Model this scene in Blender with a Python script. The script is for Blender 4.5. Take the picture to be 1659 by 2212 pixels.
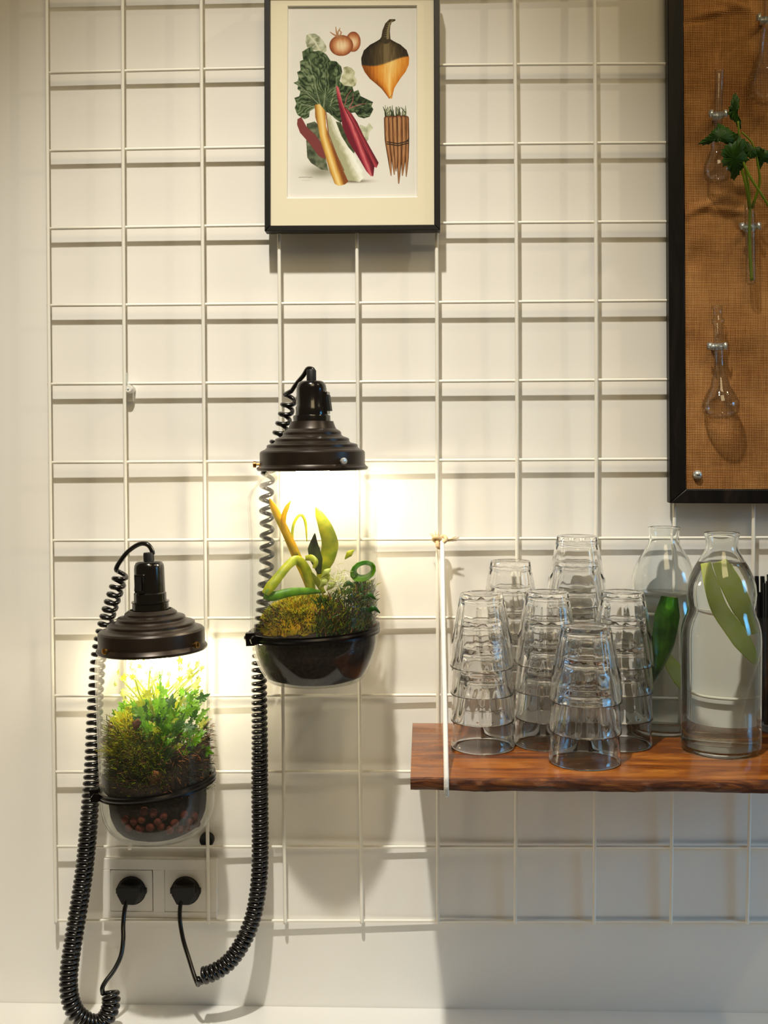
import bpy, bmesh, math, random
import numpy as np
from mathutils import Vector, Matrix, Quaternion

for _o in list(bpy.data.objects):
    bpy.data.objects.remove(_o, do_unlink=True)
SC = bpy.context.scene
COL = SC.collection
RND = random.Random(7)
PI = math.pi

# ------------------------------------------------------------------ camera
W, H, F, PPY = 1659.0, 2212.0, 2400.0, 1048.9
CAM = Vector((-0.0191, -1.4375, 0.0591))
_p, _y, _r = -0.0287, 0.0350, 0.0039
ROT = Matrix.Rotation(_y, 3, 'Z') @ Matrix.Rotation(_p, 3, 'X') @ Matrix.Rotation(_r, 3, 'Y')
ROTI = ROT.inverted()
cd = bpy.data.cameras.new('camera')
cam = bpy.data.objects.new('camera', cd)
COL.objects.link(cam)
cd.sensor_fit = 'VERTICAL'
cd.sensor_height = 36.0
cd.lens = F / H * 36.0
cd.shift_y = (PPY - H / 2) / H
cd.clip_start = 0.02
_m3 = ROT @ Matrix(((1, 0, 0), (0, 0, -1), (0, 1, 0)))
cam.matrix_world = Matrix.Translation(CAM) @ _m3.to_4x4()
SC.camera = cam

# ------------------------------------------------------------------ world, lights, exposure
wd = bpy.data.worlds.new('room_light')
SC.world = wd
wd.use_nodes = True
_bg = wd.node_tree.nodes['Background']
_bg.inputs[0].default_value = (1.0, 0.78, 0.45, 1)
_bg.inputs[1].default_value = 0.10
SC.view_settings.view_transform = 'Standard'
SC.view_settings.look = 'None'
SC.view_settings.exposure = 0.0
SC.view_settings.gamma = 1.0
SC.view_settings.use_curve_mapping = False
SC.cycles.max_bounces = 40
SC.cycles.transmission_bounces = 40
SC.cycles.glossy_bounces = 8
SC.cycles.diffuse_bounces = 5
SC.cycles.transparent_max_bounces = 96
SC.cycles.sample_clamp_indirect = 20.0


def aim(o, target):
    d = Vector(target) - o.location
    o.rotation_euler = d.to_track_quat('-Z', 'Y').to_euler()


def spot(name, loc, target, power, col, angle, radius, blend=1.0):
    l = bpy.data.lights.new(name, 'SPOT')
    l.energy = power
    l.color = col
    l.spot_size = math.radians(angle)
    l.spot_blend = blend
    l.shadow_soft_size = radius
    o = bpy.data.objects.new(name, l)
    COL.objects.link(o)
    o.location = loc
    aim(o, target)
    return o


def area(name, loc, target, power, col, sx, sy, spread=180):
    l = bpy.data.lights.new(name, 'AREA')
    l.shape = 'RECTANGLE'
    l.size = sx
    l.size_y = sy
    l.spread = math.radians(spread)
    l.energy = power
    l.color = col
    o = bpy.data.objects.new(name, l)
    COL.objects.link(o)
    o.location = loc
    aim(o, target)
    return o


# ceiling track spot, second ceiling spot further right, daylight window at the right
spot('ceiling_spot_key', (-0.25, -1.10, 1.75), (-0.15, 0.0, -0.74), 196, (1.0, 0.945, 0.83), 51.5, 0.035)
spot('ceiling_spot_right', (1.85, -0.86, 1.95), (0.25, 0.0, 0.15), 36, (1.0, 0.84, 0.56), 60, 0.03)
area('window_daylight', (2.75, -0.95, 0.42), (0.62, -0.05, -0.80), 3.0, (0.14, 0.54, 1.0), 0.6, 0.9, 62)
area('overhead_fill', (0.35, -2.1, 2.05), (0.1, 0.0, 0.3), 14, (1.0, 0.78, 0.43), 1.0, 1.0)  # added warm fill from above, in place of light bounced off the ceiling


# ------------------------------------------------------------------ photograph-to-place helpers
def _dir(px, py):
    return ROT @ Vector(((px - W / 2) / F, 1.0, -(py - PPY) / F))


def U(px, py, Y):
    d = _dir(px, py)
    return CAM + d * ((Y - CAM.y) / d.y)


def UZ(px, py, Z):
    d = _dir(px, py)
    return CAM + d * ((Z - CAM.z) / d.z)


def depth(P):
    return (ROTI @ (Vector(P) - CAM)).y


def mpp(P):                       # metres per pixel at a point
    return depth(P) / F


def proj(P):
    q = ROTI @ (Vector(P) - CAM)
    return W / 2 + F * q.x / q.y, PPY - F * q.z / q.y


def at_px_x(P, px):
    P = Vector(P)
    for _ in range(4):
        P.x += (px - proj(P)[0]) * mpp(P)
    return P


# ------------------------------------------------------------------ object helpers
def link(o):
    COL.objects.link(o)
    return o


def empty(name, loc, label, cat, group=None, rot=None):
    o = bpy.data.objects.new(name, None)
    link(o)
    o.empty_display_size = 0.02
    o.location = loc
    if rot:
        o.rotation_euler = rot
    o['label'] = label
    o['category'] = cat
    if group:
        o['group'] = group
    return o


def wmat(o):
    m = o.matrix_basis.copy()
    if o.parent:
        m = wmat(o.parent) @ o.matrix_parent_inverse @ m
    return m


def parent(o, p, world=True):
    o.parent = p
    if world:
        o.matrix_parent_inverse = wmat(p).inverted()
    return o


def mesh_of(bm, name, smooth=True):
    me = bpy.data.meshes.new(name)
    bmesh.ops.recalc_face_normals(bm, faces=bm.faces)
    bm.to_mesh(me)
    bm.free()
    if smooth:
        for p in me.polygons:
            p.use_smooth = True
    return me


def obj(name, me, mat, par=None, world=True, tag=None, label=None, bevel=0, solid=0, autosmooth=None):
    if isinstance(me, bmesh.types.BMesh):
        me = mesh_of(me, name)
    o = bpy.data.objects.new(name, me)
    link(o)
    if mat is not None and not len(me.materials):
        for m in (mat if isinstance(mat, (list, tuple)) else [mat]):
            me.materials.append(m)
    if par is not None:
        parent(o, par, world)
    if tag:
        o['label'], o['category'] = tag[0], tag[1]
        if len(tag) > 2:
            o['group'] = tag[2]
    if label:
        o['label'] = label
    if solid:
        s = o.modifiers.new('thickness', 'SOLIDIFY')
        s.thickness = solid
        s.offset = 0
    if bevel:
        b = o.modifiers.new('bevel', 'BEVEL')
        b.width = bevel
        b.segments = 2
        b.limit_method = 'ANGLE'
        b.angle_limit = math.radians(40)
    if autosmooth is not None:
        flat_by_angle(me, autosmooth)
    return o


def flat_by_angle(me, deg):
    bm = bmesh.new()
    bm.from_mesh(me)
    c = math.cos(math.radians(deg))
    for e in bm.edges:
        if len(e.link_faces) == 2 and e.link_faces[0].normal.dot(e.link_faces[1].normal) < c:
            e.smooth = False
    bm.to_mesh(me)
    bm.free()


def lathe(bm, prof, seg=48, close=False, loc=(0, 0, 0), mod=None, mod_n=999):
    """prof: list of (r, z); r==0 makes a pole."""
    lx, ly, lz = loc
    rings = []
    for r, z in prof:
        if r <= 1e-7:
            rings.append([bm.verts.new((lx, ly, lz + z))])
        else:
            ring = []
            for k in range(seg):
                a = 2 * PI * k / seg
                rr = r * (mod(a, z) if mod and len(rings) < mod_n else 1)
                ring.append(bm.verts.new((lx + rr * math.cos(a), ly + rr * math.sin(a), lz + z)))
            rings.append(ring)
    n = len(rings)
    for i in range(n if close else n - 1):
        A, B = rings[i], rings[(i + 1) % n]
        for k in range(seg):
            k2 = (k + 1) % seg
            if len(A) == 1 and len(B) == 1:
                continue
            if len(A) == 1:
                bm.faces.new((A[0], B[k], B[k2]))
            elif len(B) == 1:
                bm.faces.new((A[k], B[0], A[k2]))
            else:
                bm.faces.new((A[k], B[k], B[k2], A[k2]))
    return bm


def tube(bm, pts, rad, sides=8, cap=True, closed=False):
    pts = [Vector(p) for p in pts]
    n = len(pts)
    rings = []
    T0 = None
    N = None
    for i in range(n):
        if closed:
            t = pts[(i + 1) % n] - pts[i - 1]
        else:
            t = pts[min(i + 1, n - 1)] - pts[max(i - 1, 0)]
        t.normalize()
        if N is None:
            N = t.orthogonal().normalized()
        else:
            q = T0.rotation_difference(t)
            N = q @ N
            N = (N - t * N.dot(t)).normalized()
        T0 = t
        B = t.cross(N)
        r = rad[i] if isinstance(rad, (list, tuple)) else rad
        rings.append([bm.verts.new(pts[i] + (N * math.cos(2 * PI * k / sides) + B * math.sin(2 * PI * k / sides)) * r) for k in range(sides)])
    for i in range(n if closed else n - 1):
        A, B2 = rings[i], rings[(i + 1) % n]
        for k in range(sides):
            k2 = (k + 1) % sides
            bm.faces.new((A[k], A[k2], B2[k2], B2[k]))
    if cap and not closed:
        bm.faces.new(rings[0][::-1])
        bm.faces.new(rings[-1])
    return bm


def box(bm, x0, x1, y0, y1, z0, z1):
    v = [bm.verts.new((x, y, z)) for x in (x0, x1) for y in (y0, y1) for z in (z0, z1)]
    for f in ((0, 1, 3, 2), (4, 6, 7, 5), (0, 4, 5, 1), (2, 3, 7, 6), (0, 2, 6, 4), (1, 5, 7, 3)):
        bm.faces.new([v[i] for i in f])
    return bm


def prism(bm, pts, off):
    """closed polygon pts extruded by vector off"""
    off = Vector(off)
    a = [bm.verts.new(Vector(p)) for p in pts]
    b = [bm.verts.new(Vector(p) + off) for p in pts]
    n = len(a)
    bm.faces.new(a[::-1])
    bm.faces.new(b)
    for i in range(n):
        bm.faces.new((a[i], a[(i + 1) % n], b[(i + 1) % n], b[i]))
    return bm


def catmull(pts, per=8):
    P = [Vector(p) for p in pts]
    P = [P[0] * 2 - P[1]] + P + [P[-1] * 2 - P[-2]]
    out = []
    for i in range(1, len(P) - 2):
        p0, p1, p2, p3 = P[i - 1:i + 3]
        for k in range(per):
            t = k / per
            out.append(0.5 * ((2 * p1) + (p2 - p0) * t + (2 * p0 - 5 * p1 + 4 * p2 - p3) * t * t + (3 * p1 - p0 - 3 * p2 + p3) * t ** 3))
    out.append(P[-2].copy())
    return out


def blob(bm, loc, r, sub=2, jitter=0.0, scale=(1, 1, 1), rnd=RND):
    d = bmesh.ops.create_icosphere(bm, subdivisions=sub, radius=1.0)
    for v in d['verts']:
        k = r * (1 + rnd.uniform(-jitter, jitter))
        v.co = Vector(loc) + Vector((v.co.x * k * scale[0], v.co.y * k * scale[1], v.co.z * k * scale[2]))
    return bm


# ------------------------------------------------------------------ materials
def lin(c):
    return tuple(((x / 255) / 12.92 if x / 255 <= 0.04045 else ((x / 255 + 0.055) / 1.055) ** 2.4) for x in c)


class NT:
    def __init__(s, name):
        s.m = bpy.data.materials.new(name)
        s.m.use_nodes = True
        s.t = s.m.node_tree
        s.t.nodes.clear()
        s.out = s.t.nodes.new('ShaderNodeOutputMaterial')

    def n(s, kind, **kw):
        nd = s.t.nodes.new('ShaderNode' + kind)
        for k, v in kw.items():
            if hasattr(nd, k):
                setattr(nd, k, v)
        return nd

    def l(s, a, b):
        s.t.links.new(a, b)


def principled(name, col, rough=0.5, metal=0.0, spec=0.5, noise=None, bump=None, coat=0.0, trans_leaf=0.0, coords='Object'):
    """noise=(scale, colour2, detail); bump=(scale, strength, distance)"""
    t = NT(name)
    b = t.n('BsdfPrincipled')
    c = lin(col)
    b.inputs['Base Color'].default_value = (*c, 1)
    b.inputs['Roughness'].default_value = rough
    b.inputs['Metallic'].default_value = metal
    b.inputs['Specular IOR Level'].default_value = spec
    b.inputs['Coat Weight'].default_value = coat
    tc = t.n('TexCoord')
    if noise:
        nz = t.n('TexNoise')
        nz.inputs['Scale'].default_value = noise[0]
        nz.inputs['Detail'].default_value = noise[2] if len(noise) > 2 else 3
        rp = t.n('ValToRGB')
        rp.color_ramp.elements[0].position = 0.35
        rp.color_ramp.elements[1].position = 0.68
        rp.color_ramp.elements[0].color = (*c, 1)
        rp.color_ramp.elements[1].color = (*lin(noise[1]), 1)
        t.l(tc.outputs[coords], nz.inputs['Vector'])
        t.l(nz.outputs['Fac'], rp.inputs['Fac'])
        t.l(rp.outputs['Color'], b.inputs['Base Color'])
    if bump:
        nb = t.n('TexNoise')
        nb.inputs['Scale'].default_value = bump[0]
        nb.inputs['Detail'].default_value = 4
        bp = t.n('Bump')
        bp.inputs['Strength'].default_value = bump[1]
        bp.inputs['Distance'].default_value = bump[2]
        t.l(tc.outputs[coords], nb.inputs['Vector'])
        t.l(nb.outputs['Fac'], bp.inputs['Height'])
        t.l(bp.outputs['Normal'], b.inputs['Normal'])
    if trans_leaf:
        tr = t.n('BsdfTranslucent')
        mx = t.n('MixShader')
        mx.inputs[0].default_value = trans_leaf
        src = b.inputs['Base Color'].links[0].from_socket if b.inputs['Base Color'].links else None
        if src:
            t.l(src, tr.inputs['Color'])
        else:
            tr.inputs['Color'].default_value = (*c, 1)
        t.l(b.outputs[0], mx.inputs[1])
        t.l(tr.outputs[0], mx.inputs[2])
        t.l(mx.outputs[0], t.out.inputs['Surface'])
    else:
        t.l(b.outputs[0], t.out.inputs['Surface'])
    return t.m


def clear_glass(name, refr=0.35, tint=(1, 1, 1), haze=0.0, ior=1.45, rough=0.0, haze_noise=None, refl=1.0, base=0.04, refr_edge=0.0):
    """clear walls: part straight-through, part refracting, mirror-like towards grazing angles, optional fogging"""
    t = NT(name)
    lw = t.n('LayerWeight')
    lw.inputs['Blend'].default_value = 0.5
    pw = t.n('Math', operation='POWER')
    pw.inputs[1].default_value = 5.0
    mul = t.n('Math', operation='MULTIPLY_ADD')
    mul.inputs[1].default_value = 0.9 * refl
    mul.inputs[2].default_value = base * refl
    t.l(lw.outputs['Facing'], pw.inputs[0])
    t.l(pw.outputs[0], mul.inputs[0])
    tr = t.n('BsdfTransparent')
    tr.inputs[0].default_value = (*tint, 1)
    gl = t.n('BsdfGlossy')
    gl.inputs['Roughness'].default_value = 0.03
    cur = tr.outputs[0]
    if refr > 0:
        rf = t.n('BsdfRefraction')
        rf.inputs['IOR'].default_value = ior
        rf.inputs['Roughness'].default_value = rough
        rf.inputs['Color'].default_value = (*tint, 1)
        m1 = t.n('MixShader')
        sq = t.n('Math', operation='POWER')
        sq.inputs[1].default_value = 1.6
        t.l(lw.outputs['Facing'], sq.inputs[0])
        mr = t.n('MapRange')
        mr.inputs['To Min'].default_value = refr
        mr.inputs['To Max'].default_value = max(refr_edge, refr)
        t.l(sq.outputs[0], mr.inputs['Value'])
        t.l(mr.outputs[0], m1.inputs[0])
        t.l(cur, m1.inputs[1])
        t.l(rf.outputs[0], m1.inputs[2])
        cur = m1.outputs[0]
    if haze > 0:
        df = t.n('BsdfDiffuse')
        df.inputs[0].default_value = (0.9, 0.9, 0.88, 1)
        tl = t.n('BsdfTranslucent')
        tl.inputs[0].default_value = (0.9, 0.9, 0.88, 1)
        mh = t.n('MixShader')
        mh.inputs[0].default_value = 0.5
        t.l(df.outputs[0], mh.inputs[1])
        t.l(tl.outputs[0], mh.inputs[2])
        m2 = t.n('MixShader')
        if haze_noise:
            tc = t.n('TexCoord')
            nz = t.n('TexNoise')
            nz.inputs['Scale'].default_value = haze_noise
            nz.inputs['Detail'].default_value = 6
            mm = t.n('MapRange')
            mm.inputs['From Min'].default_value = 0.35
            mm.inputs['From Max'].default_value = 0.75
            mm.inputs['To Min'].default_value = haze * 0.4
            mm.inputs['To Max'].default_value = haze * 1.8
            t.l(tc.outputs['Object'], nz.inputs['Vector'])
            t.l(nz.outputs['Fac'], mm.inputs['Value'])
            t.l(mm.outputs[0], m2.inputs[0])
        else:
            m2.inputs[0].default_value = haze
        t.l(cur, m2.inputs[1])
        t.l(mh.outputs[0], m2.inputs[2])
        cur = m2.outputs[0]
    mx = t.n('MixShader')
    t.l(mul.outputs[0], mx.inputs[0])
    t.l(cur, mx.inputs[1])
    t.l(gl.outputs[0], mx.inputs[2])
    t.l(mx.outputs[0], t.out.inputs['Surface'])
    return t.m


def solid_glass(name, ior, tint=(1, 1, 1), rough=0.0):
    t = NT(name)
    g_ = t.n('BsdfGlass')
    g_.inputs['Color'].default_value = (*tint, 1)
    g_.inputs['IOR'].default_value = ior
    g_.inputs['Roughness'].default_value = rough
    t.l(g_.outputs[0], t.out.inputs['Surface'])
    return t.m


def emission(name, col, strength):
    t = NT(name)
    e = t.n('Emission')
    e.inputs[0].default_value = (*col, 1)
    e.inputs[1].default_value = strength
    t.l(e.outputs[0], t.out.inputs['Surface'])
    return t.m


def wood_mat(name, cols, rough, axis_scale=(3.0, 26.0, 60.0), bump=0.15, coat=0.0, dist=2.0, spec=0.5):
    t = NT(name)
    tc = t.n('TexCoord')
    mp = t.n('Mapping')
    mp.inputs['Scale'].default_value = axis_scale
    t.l(tc.outputs['Object'], mp.inputs['Vector'])
    nz = t.n('TexNoise')
    nz.inputs['Scale'].default_value = 1.0
    nz.inputs['Detail'].default_value = 6
    nz.inputs['Roughness'].default_value = 0.62
    nz.inputs['Distortion'].default_value = dist
    t.l(mp.outputs[0], nz.inputs['Vector'])
    rp = t.n('ValToRGB')
    els = rp.color_ramp.elements
    pos = [0.28, 0.45, 0.58, 0.75]
    while len(els) < len(cols):
        els.new(0.5)
    for i, c in enumerate(cols):
        els[i].position = pos[i]
        els[i].color = (*lin(c), 1)
    t.l(nz.outputs['Fac'], rp.inputs['Fac'])
    b = t.n('BsdfPrincipled')
    b.inputs['Roughness'].default_value = rough
    b.inputs['Coat Weight'].default_value = coat
    b.inputs['Coat Roughness'].default_value = 0.12
    b.inputs['Specular IOR Level'].default_value = spec
    t.l(rp.outputs['Color'], b.inputs['Base Color'])
    bp = t.n('Bump')
    bp.inputs['Strength'].default_value = bump
    bp.inputs['Distance'].default_value = 0.001
    t.l(nz.outputs['Fac'], bp.inputs['Height'])
    t.l(bp.outputs['Normal'], b.inputs['Normal'])
    t.l(b.outputs[0], t.out.inputs['Surface'])
    return t.m


def burlap_mat():
    t = NT('burlap')
    tc = t.n('TexCoord')
    hs = []
    for direction in ('X', 'Z'):
        wv = t.n('TexWave', bands_direction=direction)
        wv.inputs['Scale'].default_value = 150.0
        wv.inputs['Distortion'].default_value = 1.6
        wv.inputs['Detail'].default_value = 2.0
        wv.inputs['Detail Scale'].default_value = 0.6
        t.l(tc.outputs['Object'], wv.inputs['Vector'])
        hs.append(wv)
    mu = t.n('Math', operation='MULTIPLY')
    t.l(hs[0].outputs['Fac'], mu.inputs[0])
    t.l(hs[1].outputs['Fac'], mu.inputs[1])
    # slubs: long thin streaks along both thread directions
    streak = []
    for sc in ((30, 1, 520), (520, 1, 30)):
        mp = t.n('Mapping')
        mp.inputs['Scale'].default_value = sc
        nz = t.n('TexNoise')
        nz.inputs['Scale'].default_value = 1.0
        nz.inputs['Detail'].default_value = 2
        t.l(tc.outputs['Object'], mp.inputs['Vector'])
        t.l(mp.outputs[0], nz.inputs['Vector'])
        streak.append(nz)
    blot = t.n('TexNoise')
    blot.inputs['Scale'].default_value = 14.0
    blot.inputs['Detail'].default_value = 5
    t.l(tc.outputs['Object'], blot.inputs['Vector'])
    a1 = t.n('Math', operation='MULTIPLY_ADD')
    a1.inputs[1].default_value = 0.50
    t.l(mu.outputs[0], a1.inputs[0])
    add = t.n('Math', operation='ADD')
    t.l(streak[0].outputs['Fac'], add.inputs[0])
    t.l(streak[1].outputs['Fac'], add.inputs[1])
    sc2 = t.n('Math', operation='MULTIPLY')
    sc2.inputs[1].default_value = 0.20
    t.l(add.outputs[0], sc2.inputs[0])
    t.l(sc2.outputs[0], a1.inputs[2])
    a2 = t.n('Math', operation='MULTIPLY_ADD')
    a2.inputs[1].default_value = 0.38
    t.l(blot.outputs['Fac'], a2.inputs[0])
    t.l(a1.outputs[0], a2.inputs[2])
    rp = t.n('ValToRGB')
    e = rp.color_ramp.elements
    e.new(0.5)
    for i, (p, c) in enumerate(((0.32, (112, 70, 36)), (0.56, (190, 130, 74)), (0.86, (240, 196, 132)))):
        e[i].position = p
        e[i].color = (*lin(c), 1)
    t.l(a2.outputs[0], rp.inputs['Fac'])
    b = t.n('BsdfPrincipled')
    b.inputs['Roughness'].default_value = 0.95
    b.inputs['Specular IOR Level'].default_value = 0.1
    t.l(rp.outputs['Color'], b.inputs['Base Color'])
    bp = t.n('Bump')
    bp.inputs['Strength'].default_value = 0.5
    bp.inputs['Distance'].default_value = 0.0012
    t.l(mu.outputs[0], bp.inputs['Height'])
    t.l(bp.outputs['Normal'], b.inputs['Normal'])
    t.l(b.outputs[0], t.out.inputs['Surface'])
    return t.m


M = {}
M['wall'] = principled('white_plaster', (243, 240, 234), 0.9, spec=0.15, noise=(2.2, (238, 235, 228)), bump=(260, 0.10, 0.0006))
M['counter'] = principled('white_laminate', (240, 238, 233), 0.35, bump=(40, 0.03, 0.0005))
M['wire'] = principled('cream_coated_wire', (244, 240, 228), 0.42)
M['white_plastic'] = principled('white_plastic', (238, 235, 228), 0.35)
M['socket_plastic'] = principled('socket_white_plastic', (236, 232, 224), 0.32)
M['black_frame'] = principled('black_lacquer', (16, 14, 13), 0.38, bump=(120, 0.05, 0.0004))
M['mat'] = principled('cream_mat_card', (244, 235, 210), 0.85, spec=0.2)
M['mat_core'] = principled('white_card_core', (248, 246, 238), 0.85, spec=0.2)
M['bakelite'] = principled('black_bakelite', (14, 11, 10), 0.16, coat=0.4)
M['rubber'] = principled('black_rubber', (12, 11, 11), 0.55)
M['lid'] = principled('blackened_metal', (38, 30, 24), 0.33, metal=0.4, noise=(30, (54, 44, 35)))
M['band'] = principled('dark_clamp_metal', (30, 28, 27), 0.28, metal=0.8)
M['brass'] = principled('aged_brass', (170, 120, 60), 0.3, metal=1.0)
M['steel'] = principled('bright_steel', (228, 229, 226), 0.3, metal=0.6)
M['zinc'] = principled('galvanised_steel', (222, 228, 226), 0.28, metal=0.7)
M['cord'] = principled('black_cord_rubber', (15, 13, 12), 0.25, coat=0.3)
M['soil'] = principled('dark_potting_soil', (15, 10, 7), 0.95, noise=(260, (40, 26, 17), 5), bump=(300, 0.9, 0.003), spec=0.2)
M['clay'] = principled('fired_clay_pellet', (92, 42, 25), 0.85, noise=(200, (58, 26, 17)), spec=0.2)
M['moss'] = principled('green_moss', (150, 156, 26), 0.9, noise=(90, (98, 116, 18)), spec=0.1, trans_leaf=0.35)
M['moss_gold'] = principled('golden_moss', (206, 160, 38), 0.9, noise=(80, (136, 128, 24)), spec=0.1, trans_leaf=0.35)
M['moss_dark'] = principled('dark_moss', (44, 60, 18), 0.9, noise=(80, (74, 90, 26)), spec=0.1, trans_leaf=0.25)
M['leaf'] = principled('fresh_green_leaf', (128, 186, 28), 0.4, noise=(90, (88, 150, 20)), trans_leaf=0.5)
M['leaf_dark'] = principled('deep_green_leaf', (36, 84, 20), 0.4, noise=(60, (60, 110, 26)), trans_leaf=0.3)
M['leaf_yellow'] = principled('yellow_green_leaf', (214, 214, 58), 0.4, noise=(90, (170, 188, 38)), trans_leaf=0.5)
M['leaf_gold'] = principled('golden_leaf', (240, 206, 26), 0.4, noise=(90, (208, 196, 40)), trans_leaf=0.55)
M['leaf_pale'] = principled('pale_sprig', (204, 214, 120), 0.5, trans_leaf=0.45)
M['dead_leaf'] = principled('dried_brown_leaf', (150, 92, 40), 0.8, noise=(120, (96, 54, 24)), trans_leaf=0.2)
M['twig'] = principled('brown_root_fibre', (104, 62, 34), 0.9)
M['parsley'] = principled('dark_parsley_leaf', (44, 84, 16), 0.5, noise=(70, (66, 112, 24)), trans_leaf=0.3)
M['parsley_stem'] = principled('parsley_stem', (132, 156, 28), 0.45, trans_leaf=0.25)
M['rope'] = principled('white_cotton_rope', (236, 234, 230), 0.8, bump=(500, 0.5, 0.001))
M['rope_end'] = principled('frayed_rope', (216, 188, 146), 0.9)
M['stained'] = wood_mat('dark_stained_wood', ((7, 6, 6), (14, 11, 10), (24, 19, 16), (48, 36, 28)), 0.45, (40, 40, 6), bump=0.5, dist=1.2, spec=0.25)
M['shelf_top'] = wood_mat('oiled_sheesham_wood', ((66, 29, 9), (114, 58, 18), (150, 86, 29), (192, 126, 54)), 0.24, (4.5, 22, 22), bump=0.06, coat=0.4, dist=1.6)
M['bark_edge'] = wood_mat('live_edge_wood', ((40, 18, 8), (78, 38, 16), (112, 62, 26), (150, 96, 44)), 0.6, (14, 30, 70), bump=0.9, dist=2.4)
M['burlap'] = burlap_mat()
M['glazing'] = clear_glass('picture_glazing', 0.0, (0.99, 0.99, 0.985), refl=0.35)
M['jar_glass'] = clear_glass('fogged_jar_glass', 0.0, (0.985, 0.99, 0.98), haze=0.011, haze_noise=26, refl=0.7)
M['tumbler'] = solid_glass('tumbler_glass', 1.46, (0.999, 0.999, 0.998))
M['bottle'] = solid_glass('bottle_glass', 1.46, (0.985, 0.993, 0.987))
M['flask'] = clear_glass('lab_glass', 0.05, (0.995, 0.995, 0.995), ior=1.45, refr_edge=0.5, base=0.05, refl=1.0)
M['water'] = solid_glass('water', 1.33, (0.96, 0.97, 0.955))
M['bulb'] = emission('lit_bulb', (1.0, 0.84, 0.60), 75)
M['cuc_peel'] = principled('cucumber_peel', (40, 96, 20), 0.3, noise=(60, (76, 134, 34)))
M['cuc_flesh'] = principled('cucumber_flesh', (250, 252, 198), 0.35, noise=(70, (240, 246, 156)), trans_leaf=0.6)
M['cuc_edge'] = principled('cucumber_pale_edge', (206, 220, 84), 0.4, trans_leaf=0.3)
M['straw'] = principled('black_plastic_straw', (14, 13, 15), 0.3)

# ------------------------------------------------------------------ the setting
WALL_X0, WALL_X1 = -1.6, 1.6
Z_C = U(600, 2172, 0.0).z
bm = bmesh.new()
box(bm, WALL_X0, WALL_X1, 0.0, 0.10, Z_C - 0.04, 1.5)
o = obj('wall_back', bm, M['wall'], autosmooth=30)
o['kind'] = 'structure'
bm = bmesh.new()
box(bm, WALL_X0, WALL_X1, -0.36, 0.0, Z_C - 0.04, Z_C)
obj('countertop', bm, M['counter'], tag=('white countertop running along the foot of the white wall', 'counter'), bevel=0.003)


# ------------------------------------------------------------------ wire grid panel
def standoff(X, Z):
    """the panel stands about 15 mm off at the left and leans to the wall at the lower right"""
    t = min(max((X + 0.43) / 0.5, 0), 1)
    zs = [-.60, -.54, -.45, -.25, -.15, -.05, .10, .20, .30, .52, .63]
    right = [.0040, .0042, .0058, .0075, .0106, .0122, .0140, .0160, .0158, .0156, .0143]
    left = [.0148, .0148, .0150, .0157, .0160, .0160, .0155, .0152, .0150, .0143, .0139]
    return (1 - t) * float(np.interp(Z, zs, left)) + t * float(np.interp(Z, zs, right)) + 0.0033


_VX = {0: [(100, 0), (105, 500), (107, 1000), (121, 1985)], 1: [(264, 0), (267, 450), (271, 1150), (283, 1985)],
       2: [(434, 0), (438, 500), (442, 1150), (450, 1950)], 3: [(600, 0), (603, 510), (607, 1100), (616, 1990)],
       4: [(769, 0), (771, 510), (774, 1100), (781.5, 1990)], 5: [(941, 0), (943, 600), (945, 1000), (946, 1990)],
       6: [(1111, 0), (1115, 500), (1117, 1000), (1113, 1990)], 7: [(1284, 0), (1286, 500), (1289, 1000), (1283, 1990)],
       8: [(1455, 0), (1457, 500), (1457, 1100), (1449, 1990)], 9: [(1627, 0), (1629, 500), (1629, 1000), (1614, 1990)],
       10: [(1798, 0), (1799, 500), (1798, 1100), (1780, 1990)]}
_HY = {-2: [(103, -180), (960, -205), (1430, -212)], -1: [(103, -11), (960, -32), (1430, -38)],
       0: [(103, 158), (434, 149.8), (960, 141), (1400, 138)], 1: [(103, 325.5), (560, 320), (960, 310), (1420, 309)],
       2: [(103, 493.7), (560, 488), (960, 481), (1420, 479.5)], 3: [(110, 660.5), (960, 652.5), (1430, 650)],
       4: [(105, 830.6), (960, 822.5), (1430, 821)], 5: [(105, 999.4), (960, 994), (1430, 992)],
       6: [(105, 1168), (960, 1164), (1430, 1162.5)], 7: [(115, 1337), (900, 1334), (1430, 1333)],
       8: [(130, 1503), (900, 1501.5), (1430, 1501)], 9: [(130, 1668), (880, 1666), (1430, 1666)],
       10: [(130, 1829), (850, 1828.5), (1640, 1830)], 11: [(130, 1989), (700, 1988), (1640, 1990)]}
_vp = {j: np.polyfit([p[1] / 1000 for p in v], [p[0] for p in v], 2) for j, v in _VX.items()}
_hp = {i: np.polyfit([p[0] / 1000 for p in v], [p[1] for p in v], 2 if len(v) > 3 else (1 if i < 10 else 1)) for i, v in _HY.items()}


def node_px(i, j):
    y = 168.0 * (i + 1)
    for _ in range(4):
        x = float(np.polyval(_vp[j], y / 1000))
        y = float(np.polyval(_hp[i], x / 1000))
    return x, y


def grid_pt(i, j, back=0.0):
    x, y = node_px(i, j)
    P = U(x, y, 0.0)
    s = standoff(P.x, P.z)
    return U(x, y, -s + back)


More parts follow.
